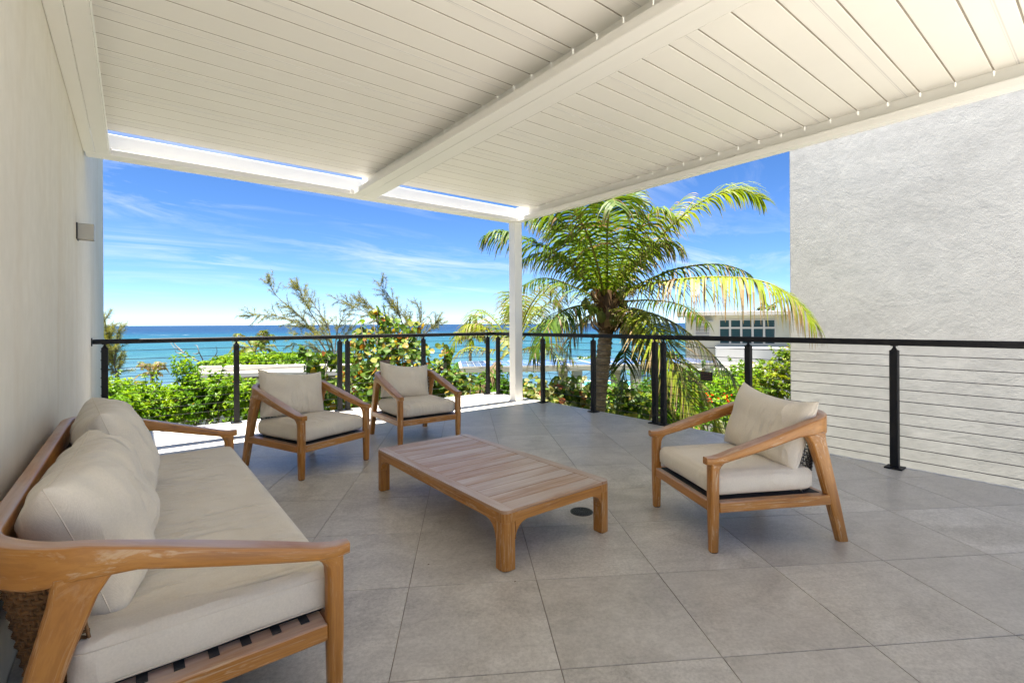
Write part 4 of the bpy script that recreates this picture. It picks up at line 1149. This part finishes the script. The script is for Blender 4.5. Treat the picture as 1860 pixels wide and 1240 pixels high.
b = MB(); b.loft([[cr + Vector((cos(a * pi / 6) * r_, sin(a * pi / 6) * r_, z)) for a in range(12)] for z, r_ in ((-0.62, .125), (-0.4, .17), (-0.15, .20), (0.1, .16), (0.35, .07), (0.6, 0.02))], colr=(0.13, 0.075, 0.035))
b.build('crown_heart', M['needle'], palm)
for (px, py, dd_) in ((1064, 552, -.25), (1076, 562, -.30), (1128, 536, -.25), (1132, 555, -.1), (1168, 573, -.15), (1092, 575, -.32), (1115, 580, -.3)):
    c_ = pl(px, py, dd_); b = MB()
    b.loft([[c_ + Vector((cos(a * pi / 5) * r_, sin(a * pi / 5) * r_, z)) for a in range(10)] for z, r_ in ((-.115, .01), (-.095, .05), (-.05, .082), (0, .092), (.05, .075), (.09, .035), (.105, .008))], colr=(0.17, 0.19, 0.045))
    b.tube([c_ + Vector((0, 0, .1)), cr + Vector((0, 0, -0.02))], 0.012, 5, False, colr=(0.25, 0.20, 0.06))
    b.build('coconut', M['needle'], palm)
C0 = (1102, 540)
FR = [  # midrib pixels with depth offset, leaflet length, pairs, tone, dead share, droop, tip dead
    ([(1112, 532, 0), (1165, 470, -.2), (1225, 405, -.4), (1290, 358, -.6), (1345, 345, -.7), (1385, 362, -.75)], .86, 84, .78, .0, .55, .12),
    ([(1108, 530, .1), (1150, 470, .4), (1200, 405, .8), (1246, 356, 1.1)], .80, 60, .70, .25, .8, .5),
    ([(1101, 535, -.1), (1103, 480, -.5), (1103, 425, -.85), (1106, 385, -1.15), (1112, 360, -1.3), (1118, 372, -1.5)], .95, 72, .50, .04, 1.05, .28),
    ([(1098, 535, 0), (1075, 480, -.4), (1045, 430, -.6), (1005, 395, -.65), (965, 388, -.6)], .90, 62, .55, .03, .9, .22),
    ([(1092, 540, 0), (1050, 495, -.2), (1000, 455, -.4), (945, 430, -.5), (905, 420, -.6), (882, 428, -.6)], .80, 80, .36, .0, .95, .22),
    ([(1112, 534, -.1), (1130, 475, -.5), (1158, 420, -.8), (1190, 385, -1.0), (1215, 385, -1.1)], .90, 62, .60, .05, 1.0, .3),
    ([(1106, 528, .2), (1120, 460, .6), (1135, 400, .9), (1150, 350, 1.2)], .88, 56, .55, .03, .8, .3),
    ([(1094, 532, .2), (1060, 470, .6), (1020, 420, 1.0), (975, 400, 1.3)], .85, 58, .42, .0, .8, .3),
    ([(1092, 538, .1), (1062, 492, .0), (1020, 462, -.1), (975, 460, -.2), (940, 478, -.3)], .80, 54, .52, .02, 1.0, .28),
    ([(1110, 535, .0), (1140, 488, -.2), (1178, 452, -.4), (1215, 440, -.5), (1238, 452, -.6)], .82, 54, .58, .05, 1.0, .35),
    ([(1096, 530, -.2), (1082, 470, -.7), (1062, 415, -1.0), (1040, 380, -1.1), (1015, 368, -1.1)], .88, 56, .50, .03, .95, .25),
    ([(1116, 543, 0), (1165, 520, -.5), (1230, 508, -1.1), (1310, 503, -1.7), (1385, 511, -2.2), (1440, 540, -2.5), (1478, 585, -2.7)], 1.0, 104, .80, .08, 1.2, .50),
    ([(1116, 540, .2), (1170, 512, .1), (1230, 488, -.2), (1300, 480, -.6), (1350, 492, -.9), (1378, 516, -1.0)], .66, 70, .46, .10, 1.0, .45),
    ([(1090, 562, -.1), (1066, 555, -.3), (1040, 558, -.5), (1012, 572, -.8), (988, 605, -1.0), (968, 650, -1.1)], .74, 64, .38, .05, 1.2, .32),
    ([(1112, 566, -.2), (1140, 563, -.5), (1178, 590, -.9), (1215, 645, -1.2), (1247, 712, -1.4), (1275, 785, -1.5)], 1.05, 104, .86, .05, .22, .38),
    ([(1114, 566, -.1), (1150, 568, -.4), (1200, 605, -.7), (1250, 665, -.9), (1290, 740, -1.0), (1305, 790, -1.0)], .95, 96, .82, .10, .35, .45),
    ([(1116, 562, .1), (1170, 566, .1), (1230, 590, 0), (1290, 640, -.2), (1335, 690, -.4), (1362, 722, -.5)], .85, 84, .82, .10, 1.2, .45),
    ([(1110, 575, .1), (1128, 590, .1), (1136, 640, .1), (1130, 700, .1), (1120, 756, .1)], .62, 66, .16, .05, .6, .28),
    ([(1114, 568, -.1), (1150, 578, -.4), (1180, 625, -.6), (1198, 690, -.7), (1206, 760, -.8)], .85, 76, .34, .12, .7, .45),
    ([(1110, 572, .2), (1140, 590, .4), (1170, 640, .5), (1188, 700, .5), (1196, 775, .4)], .80, 66, .45, .45, .8, .5),
    ([(1116, 568, 0), (1165, 600, .3), (1210, 660, .5), (1238, 720, .5), (1245, 775, .5)], .90, 70, .5, .75, .8, .5),
    ([(1090, 545, .3), (1040, 520, .8), (990, 505, 1.2), (950, 520, 1.5)], .74, 56, .26, .0, .9, .3),
    ([(1100, 530, .4), (1098, 470, 1.0), (1080, 410, 1.6), (1050, 370, 2.2)], .85, 54, .42, .0, .8, .2),
    ([(1118, 550, .4), (1180, 545, 1.0), (1240, 555, 1.5), (1285, 590, 1.8)], .70, 58, .42, .1, 1.0, .4),
    ([(1090, 566, .2), (1060, 580, .4), (1035, 620, .6), (1025, 670, .6)], .60, 44, .35, .5, 1.0, .5),
]
for k, (pp_, L, n, tone, dead, droop, td) in enumerate(FR):
    frond(palm, [pl(C0[0] * .5 + pp_[0][0] * .5, pp_[0][1] + 6, 0)] + [pl(*q) for q in pp_], L, n, tone, 100 + k, dead, droop, 0.036, 0.026, td)
# dry brown fibres / flower stalks
b = MB(); rr = random.Random(12)
for k in range(26):
    a = rr.uniform(0, 2 * pi); d_ = Vector((cos(a), sin(a), 0)); p0 = cr + d_ * .12 + Vector((0, 0, rr.uniform(-.25, .15))); q = [p0]
    for j in range(3): q.append(q[-1] + d_ * rr.uniform(.08, .22) + Vector((0, 0, rr.uniform(-.16, .12))))
    b.tube(q, 0.006, 4, False, colr=(0.34, 0.22, 0.10))
b.build('dry_stalks', M['needle'], palm)

def small_palm(label, px, py, D, R, n, seed, tone=.7, trunk_to=None, dead=.05, group='young palms near the shore', nl=34, L=None, w=None, droop=.7, updown=(.1, 1.0)):
    rr = random.Random(seed); cp = at(px, py, D); gb = at(trunk_to or px, py, D); base = Vector((gb.x, gb.y, ground_z(gb.x, gb.y) - .05))
    root = thing('palm_tree', label, 'palm tree', base, group=group); c_ = cp - base
    b = MB(); b.tube(smoothpath([(0, 0, 0), Vector((c_.x * .3, c_.y * .3, c_.z * .5)), c_], 5), lambda t: 0.11 - 0.03 * t, 8); b.build('trunk', M['trunk'], root)
    for k in range(n):
        a = 2 * pi * (k + rr.uniform(-.3, .3)) / n * 2.4; e = rr.uniform(*updown); d_ = Vector((cos(a), sin(a), 0))
        p = [c_, c_ + (d_ * .30 + Vector((0, 0, .34 * e))) * R, c_ + (d_ * .68 + Vector((0, 0, .52 * e))) * R, c_ + (d_ * (1.0 - .1 * e) + Vector((0, 0, .52 * e - .28))) * R]
        frond(root, p, L or R * .33, nl, min(.95, tone + rr.uniform(-.2, .2)), seed * 50 + k, dead, droop, w or max(.03, D * .0022), 0.02, .35)
    return root
small_palm('small yellow green palm behind the hedge beyond the flat white roof', 462, 640, 27, 1.35, 13, 41, .72, dead=.12, updown=(.2, 1.9))
small_palm('thin young palm on the shore, seen left of the white post against the sea', 854, 615, 30, 1.35, 12, 42, .66, dead=.1, updown=(.1, 1.6))
small_palm('yellowish palm hidden behind the white post, fronds out on both sides', 932, 640, 12.2, 1.75, 15, 43, .74, dead=.08, nl=46, w=.03, updown=(.0, 2.1))
small_palm('tiny palm showing above the roof of the house at the right', 1396, 562, 40, 1.0, 9, 44, .2, updown=(.3, 1.3))
small_palm('small dry brown palm low on the shore at the left', 276, 682, 30, .95, 14, 45, .75, dead=.55, nl=22, updown=(.2, 1.8))
# dead hanging frond of the palm behind the post
fp = bpy.data.objects.get('palm_tree.002')
bs = Vector(fp.location)
frond(fp, [at(925, 640, 12) - bs, at(905, 655, 11.6) - bs, at(880, 690, 11.3) - bs, at(855, 715, 11.2) - bs, at(845, 730, 11.1) - bs], .55, 60, .5, 977, .95, 1.3, .03, .02, .5)
frond(fp, [at(930, 638, 12) - bs, at(965, 600, 11.4) - bs, at(1005, 580, 11.0) - bs, at(1030, 590, 10.8) - bs], .62, 50, .6, 978, .05, 1.2, .03, .02, .4)

# ------------------------------------------------------------------ casuarinas: thin wind-bent trees
def casuarina(label, base_px, D, limbs, seed, tuft=1.0, group='wind bent casuarina trees'):
    rr = random.Random(seed); g0 = at(base_px[0], base_px[1], D); gz = ground_z(g0.x, g0.y); base = Vector((g0.x, g0.y, gz))
    root = thing('casuarina_tree', label, 'tree', base, group=group)
    fork = g0 - base; b = MB(); nb = MB()
    b.tube(smoothpath([(0, 0, 0), fork * 0.5 + Vector((.1, 0, 0)), fork], 5), lambda t: .12 - .04 * t, 7)
    CN = [(0.10, 0.12, 0.03), (0.155, 0.165, 0.035), (0.215, 0.21, 0.045), (0.27, 0.25, 0.055)]
    def needles(path, dens, ln):
        for i in range(len(path) - 1):
            seg_ = path[i + 1] - path[i]; k_ = max(1, int(seg_.length * dens))
            for j in range(k_):
                p = path[i] + seg_ * rr.random(); d_ = (seg_.normalized() * .9 + rvec(rr) * .75 + Vector((0, 0, -.15))).normalized()
                L_ = ln * rr.uniform(.5, 1.2); e = p + d_ * L_ + Vector((0, 0, -.12 * L_)); sd = d_.cross(rvec(rr)).normalized() * 0.0095
                c = CN[rr.randrange(4)]
                nb.add([p - sd * .6, p + sd * .6, e + sd * .4, e - sd * .4], [(0, 1, 2, 3)], [(0, 0, 0)] * 4, c)
    for (pts, twigs) in limbs:
        P_ = [fork] + [at(x, y, D + dd) - base for x, y, dd in pts]; path = smoothpath(P_, 6)
        b.tube(path, lambda t: .034 * (1 - t) + .006, 6)
        needles(path[len(path) // 3:], 28 * tuft, .24)
        for k in range(int(twigs * 1.7)):
            q = rr.uniform(.2, 1.0); p = lerp_path(path, q); i = min(len(path) - 2, int(q * (len(path) - 1))); tg = (path[i + 1] - path[i]).normalized()
            ln = rr.uniform(.5, 1.15) * (1.15 - .55 * q)
            d_ = (tg * 1.0 + rvec(rr) * .85 + Vector((0, 0, .12))).normalized(); tw = [p]
            for j in range(4): d_ = (d_ + rvec(rr) * .18).normalized(); tw.append(tw[-1] + d_ * ln / 4)
            b.tube(tw, lambda t: .008 * (1 - t) + .003, 4, False); needles(tw, 115 * tuft, .20)
    b.build('trunk', mat_plain('casuarina bark', (0.12, 0.10, 0.085), .95, var=.3, scale=5), root)
    nb.build('foliage', M['needle'], root, 'stuff', fix=False)
    return root
casuarina('sparse casuarina tree leaning left over the hedge, left of the sea grape', (606, 660), 26,
          [([(575, 610, 0), (540, 570, -.3), (505, 540, -.5), (487, 512, -.6)], 22), ([(565, 600, .2), (520, 578, .3), (480, 572, .4), (455, 573, .4)], 16),
           ([(590, 610, -.4), (560, 560, -.6), (545, 530, -.7), (540, 522, -.7)], 18), ([(598, 600, .5), (575, 560, .6), (560, 540, .7), (553, 528, .7)], 14),
           ([(612, 605, .3), (622, 580, .2), (640, 560, .2)], 8), ([(600, 620, -.6), (570, 612, -.9), (535, 605, -1)], 10), ([(618, 620, .6), (635, 600, .6)], 7), ([(585, 640, .4), (560, 628, .4), (530, 624, .5)], 8)], 61)
casuarina('sparse casuarina tree behind the tall sea grape', (748, 655), 26,
          [([(735, 600, 0), (720, 560, -.2), (705, 535, -.3), (692, 517, -.4)], 18), ([(720, 600, .3), (680, 575, .3), (640, 555, .4), (610, 543, .4)], 18),
           ([(710, 585, -.3), (670, 555, -.4), (652, 545, -.4)], 14), ([(760, 600, .2), (765, 570, .3), (755, 550, .3)], 10), ([(770, 610, -.3), (790, 590, -.3), (797, 578, -.3)], 10),
           ([(745, 600, .5), (730, 570, .6), (712, 556, .6)], 12), ([(730, 625, .5), (690, 610, .6), (650, 600, .6)], 10)], 62)
casuarina('small casuarina tree beside the end of the cream wall at the far left', (212, 680), 24,
          [([(205, 650, 0), (196, 615, 0), (190, 575, .1)], 16), ([(200, 640, .2), (185, 610, .2)], 12), ([(208, 655, -.2), (212, 625, -.3), (214, 600, -.3)], 12), ([(200, 665, .3), (190, 650, .3)], 8), ([(214, 670, -.2), (218, 655, -.2)], 5)], 63, 1.3)
# bare twigs
t = thing('bare_shrub', 'leafless grey shrub with thin crooked branches before the sea', 'shrub', gbase(368, 23))
bs = Vector(t.location); b = MB(); rr = random.Random(15)
for path in ([(372, 662), (350, 650), (335, 640), (318, 632), (308, 620)], [(335, 640), (322, 641), (318, 636)], [(372, 662), (368, 652), (362, 640), (358, 628), (352, 627)], [(362, 640), (355, 643), (350, 641)], [(330, 637), (317, 625), (315, 616)], [(372, 665), (385, 652), (394, 640), (392, 628)], [(372, 662), (372, 690)], [(345, 647), (330, 646)]):
    P_ = [at(x, y, 23 + rr.uniform(-.2, .2)) - bs for x, y in path]
    b.tube(smoothpath(P_, 4), lambda q: .028 * (1 - q) + .007, 5)
b.tube([(0, 0, 0), at(372, 690, 23) - bs], .03, 5)
b.build('branches', mat_plain('grey twig', (0.20, 0.17, 0.145), .95, var=.3), t)

# ------------------------------------------------------------------ buildings, solar roofs, pool
def frame_of(p0, p1):
    d = (p1 - p0); d.z = 0; return atan2(d.y, d.x), d.length
# flat roofed low house left
p0, p1 = at(345, 690, 17.8), at(640, 690, 18.6); az, Lh = frame_of(p0, p1)
h = thing('low_house', 'low white house with a flat two step roof beyond the shrubs at the left', 'house', (p0.x, p0.y, GROUND), az)
zt = lambda py, D: EYE - (py - 591) * D / FPX
b = MB(); b.box(0.25, 0.35, 0, Lh, 4.3, zt(690, 18) - GROUND); b.build('wall', M['cream'], h)
b = MB(); b.box(0, 0, zt(686, 18) - GROUND + .004, Lh, 4.6, zt(677, 18) - GROUND, .01); b.build('roof_slab', M['white'], h)
b = MB(); b.box(0.12, 0.3, zt(677, 18) - GROUND + .003, Lh, 0.7, zt(666.5, 18) - GROUND, .01); b.build('parapet', M['white'], h)
b = MB(); b.box(0.8, 0.345, 1.0, 2.0, 0.40, 2.1); f_ = b.build('window', M['white'], h)
b = MB(); b.box(0.87, 0.335, 1.07, 1.93, 0.344, 2.03); b.build('pane', M['glass'], f_)

def solar_roof(label, pA, pB, z, depth, cols, rows, group, posts=(0.1, 0.4, 0.7, 0.97), tilt=0.0, wide_posts=.32):
    az, Lh = frame_of(pA, pB)
    h = thing('solar_canopy', label, 'solar roof', (pA.x, pA.y, GROUND), az, group)
    z -= GROUND
    b = MB(); b.box(-.05, 0, z - .20, Lh + .05, .10, z - .03, .004); b.box(-.05, depth - .10, z - .2, Lh + .05, depth, z - .03 + tilt * depth, .004)
    b.box(-.05, .102, z - .07, Lh + .05, depth - .102, z - .034); b.build('beam_frame', M['cream'], h)
    pw, pdp = Lh / cols, depth / rows; pr = fr_ = None
    for i in range(cols):
        for j in range(rows):
            if pr is None:
                b = MB(); b.box(.006, .006, 0, pw - .006, pdp - .006, .028, .002); pr = o = b.build('solar_panel', M['white'], h)
                b = MB()
                for a in range(4):
                    for c_ in range(5):
                        b.box(.02 + (pw - .04) * a / 4 + .003, .02 + (pdp - .04) * c_ / 5 + .003, .0285, .02 + (pw - .04) * (a + 1) / 4 - .003, .02 + (pdp - .04) * (c_ + 1) / 5 - .003, .0305)
                b.build('cells', M['pv'], pr)
            else: o = dup(pr, h)
            o.location = (i * pw, j * pdp, z - .02 + tilt * j * pdp); o.rotation_euler = (math.atan(tilt), 0, 0)
    for q in posts:
        for y in (0.02, depth - .35):
            b = MB(); b.box(q * Lh - wide_posts / 2, y, -.1, q * Lh + wide_posts / 2, y + .3, z - .201, .006); b.build('post', M['cream'], h)
    return h
zz = zt(668, 16.5)
pA, pB = at(838, 670, 16.3), at(1312, 668, 17.5)
solar_roof('long low roof of blue solar panels on pale posts, behind the big palm', Vector((pA.x, pA.y, 0)), Vector((pB.x, pB.y, 0)), zz, 2.5, 10, 2, 'solar roofs', (0.10, .43, .66, .95))
pA, pB = at(150, 706, 18.5), at(347, 698, 19.2)
solar_roof('low roof of pale blue solar panels half hidden by the shrubs at the left', Vector((pA.x, pA.y, 0)), Vector((pB.x, pB.y, 0)), zt(703, 19), 1.6, 6, 1, 'solar roofs', (0.05, .5, .95))

# pool
c_ = at(1140, 700, 26)
pz = zt(702, 26)
pool = MB(); a = Vector((c_.x, c_.y, 0))
def quad_on(cn, wx, wy, z0, z1):
    mb_ = MB(); P_ = [cn + _r * x + _f * y for x, y in ((-wx, -wy), (wx, -wy), (wx, wy), (-wx, wy))]
    mb_.add([(p.x, p.y, z) for z in (z0, z1) for p in P_], [(0, 1, 2, 3), (4, 5, 6, 7), (0, 1, 5, 4), (1, 2, 6, 5), (2, 3, 7, 6), (3, 0, 4, 7)]); return mb_
tag(quad_on(a, 3.2, 1.9, GROUND - .3, pz).build('pool_deck', M['white']), kind='structure')
m = Mat('pool water'); m.pin('Base Color', (0.08, 0.42, 0.46, 1)); m.pin('Roughness', .08)
m.bump(m.noise(m.vec('pos'), 3, 3), .2, .02)
tag(quad_on(a + _f * 0.55, 2.4, .9, pz - .3, pz + .006).build('pool_water', m.m), kind='structure')

# house at the right
D = 24.0
p0, p1 = at(1243, 640, 25.5), at(1620, 640, 22.5); az, Lh = frame_of(p0, p1)
h = thing('house', 'pale cream house with white framed windows and flat roof beyond the palm', 'house', (p0.x, p0.y, GROUND), az)
def hx_(px):   # distance along the facade at which the facade is seen at this pixel column
    best = None
    d_ = Vector((cos(az), sin(az), 0)); ray = at(px, 600, 1.0) - _o; ray.z = 0
    det = ray.x * -d_.y + ray.y * d_.x
    w_ = Vector((p0.x, p0.y, 0)); s_ = (ray.x * w_.y - ray.y * w_.x) / (ray.y * d_.x - ray.x * d_.y) if abs(ray.y * d_.x - ray.x * d_.y) > 1e-9 else 0
    q = w_ + d_ * s_; return s_, q.x * _f.x + q.y * _f.y
def hz_(px, py):
    s_, Dq = hx_(px); return at(px, py, Dq).z - GROUND
b = MB()
wx0, wx1 = hx_(1306)[0], hx_(1409)[0]; wz0, wz1 = hz_(1350, 625), hz_(1350, 580)
sx0, sx1 = hx_(1261)[0], hx_(1291)[0]; sz0, sz1 = hz_(1275, 617), hz_(1275, 588)
rz = hz_(1400, 572)
b.box(.1, 0, 0, Lh, 6, wz0); b.box(.1, 0, wz0 + .0005, wx0, 6, rz - .002); b.box(wx1, 0, wz0 + .0005, Lh, 6, rz - .002); b.box(wx0 + .001, 0, wz1, wx1 - .001, 6, rz - .002); b.box(wx0 + .001, .4, wz0 + .001, wx1 - .001, 6, wz1 - .001)
b.build('wall', M['cream'], h)
b = MB(); b.box(-.35, -.55, rz, Lh + .3, 6.4, hz_(1400, 565), .01); b.build('roof', M['white'], h)
nw = 5; ww = (wx1 - wx0) / nw
for i in range(nw):
    for (za, zb) in ((wz0, wz0 + (wz1 - wz0) * .66), (wz0 + (wz1 - wz0) * .66, wz1)):
        b = MB(); x0, x1 = wx0 + ww * i + .002, wx0 + ww * (i + 1) - .002; q = .045
        b.box(x0, -.03, za + .002, x0 + q, .06, zb - .002); b.box(x1 - q, -.03, za + .002, x1, .06, zb - .002)
        b.box(x0 + q + .001, -.03, za + .002, x1 - q - .001, .06, za + q); b.box(x0 + q + .001, -.03, zb - q, x1 - q - .001, .06, zb - .002)
        fr_ = b.build('window', M['white'], h)
        b = MB(); b.box(x0 + q, .02, za + q, x1 - q, .028, zb - q); b.build('pane', M['glass'], fr_)
        if i == 3 and za == wz0:
            b = MB()
            for k in range(12): b.box(x0 + q, .03, za + q + (zb - za - 2 * q) * k / 12 + .01, x0 + q + .22, .045, za + q + (zb - za - 2 * q) * (k + .7) / 12)
            b.build('blind', M['white'], fr_)
b = MB(); b.box(sx0, -.05, sz0, sx0 + .07, -.002, sz1); b.box(sx1 - .07, -.05, sz0, sx1, -.002, sz1); b.box(sx0 + .071, -.05, sz1 - .07, sx1 - .071, -.002, sz1); b.box(sx0 + .071, -.05, sz0, sx1 - .071, -.002, sz0 + .07)
sh = b.build('shutter', M['white'], h)
b = MB(); b.box(sx0 + .071, -.012, sz0 + .07, sx1 - .071, -.003, sz1 - .07); b.build('shutter_back', M['pv'] if False else mat_plain('shutter shade', (0.10, 0.12, 0.16), .7), sh)
nsl = 9
for k in range(nsl):
    z_ = sz0 + .075 + (sz1 - sz0 - .15) * k / nsl
    b = MB(); b.box(sx0 + .072, -.045, z_, sx1 - .072, -.014, z_ + (sz1 - sz0 - .15) / nsl * .55); b.build('slat', M['white'], sh)
b = MB(); b.box(sx0 - .1, -.32, sz1 + .1, sx1 + .1, -.002, sz1 + .16); b.build('hood', M['grey'], h)
b = MB(); b.box(hx_(1298)[0], -1.25, 0, hx_(1432)[0], -.003, hz_(1350, 625) - .12, .02); b.build('balcony', M['grey'], h)
b = MB(); b.box(hx_(1225)[0], -3.4, hz_(1300, 656) - .45, hx_(1372)[0], -1.27, hz_(1300, 650) - .30, .02); b.build('lower_roof', M['white'], h)
b = MB(); b.box(hx_(1250)[0], -3.0, 0, hx_(1365)[0], -1.3, hz_(1300, 656) - .452); b.build('lower_wall', M['cream'], h)
b = MB(); b.box(hx_(1300)[0], -2.3, hz_(1300, 650) - .298, hx_(1372)[0], -1.5, hz_(1300, 645) - .25, .02); b.build('roof_step', M['white'], h)
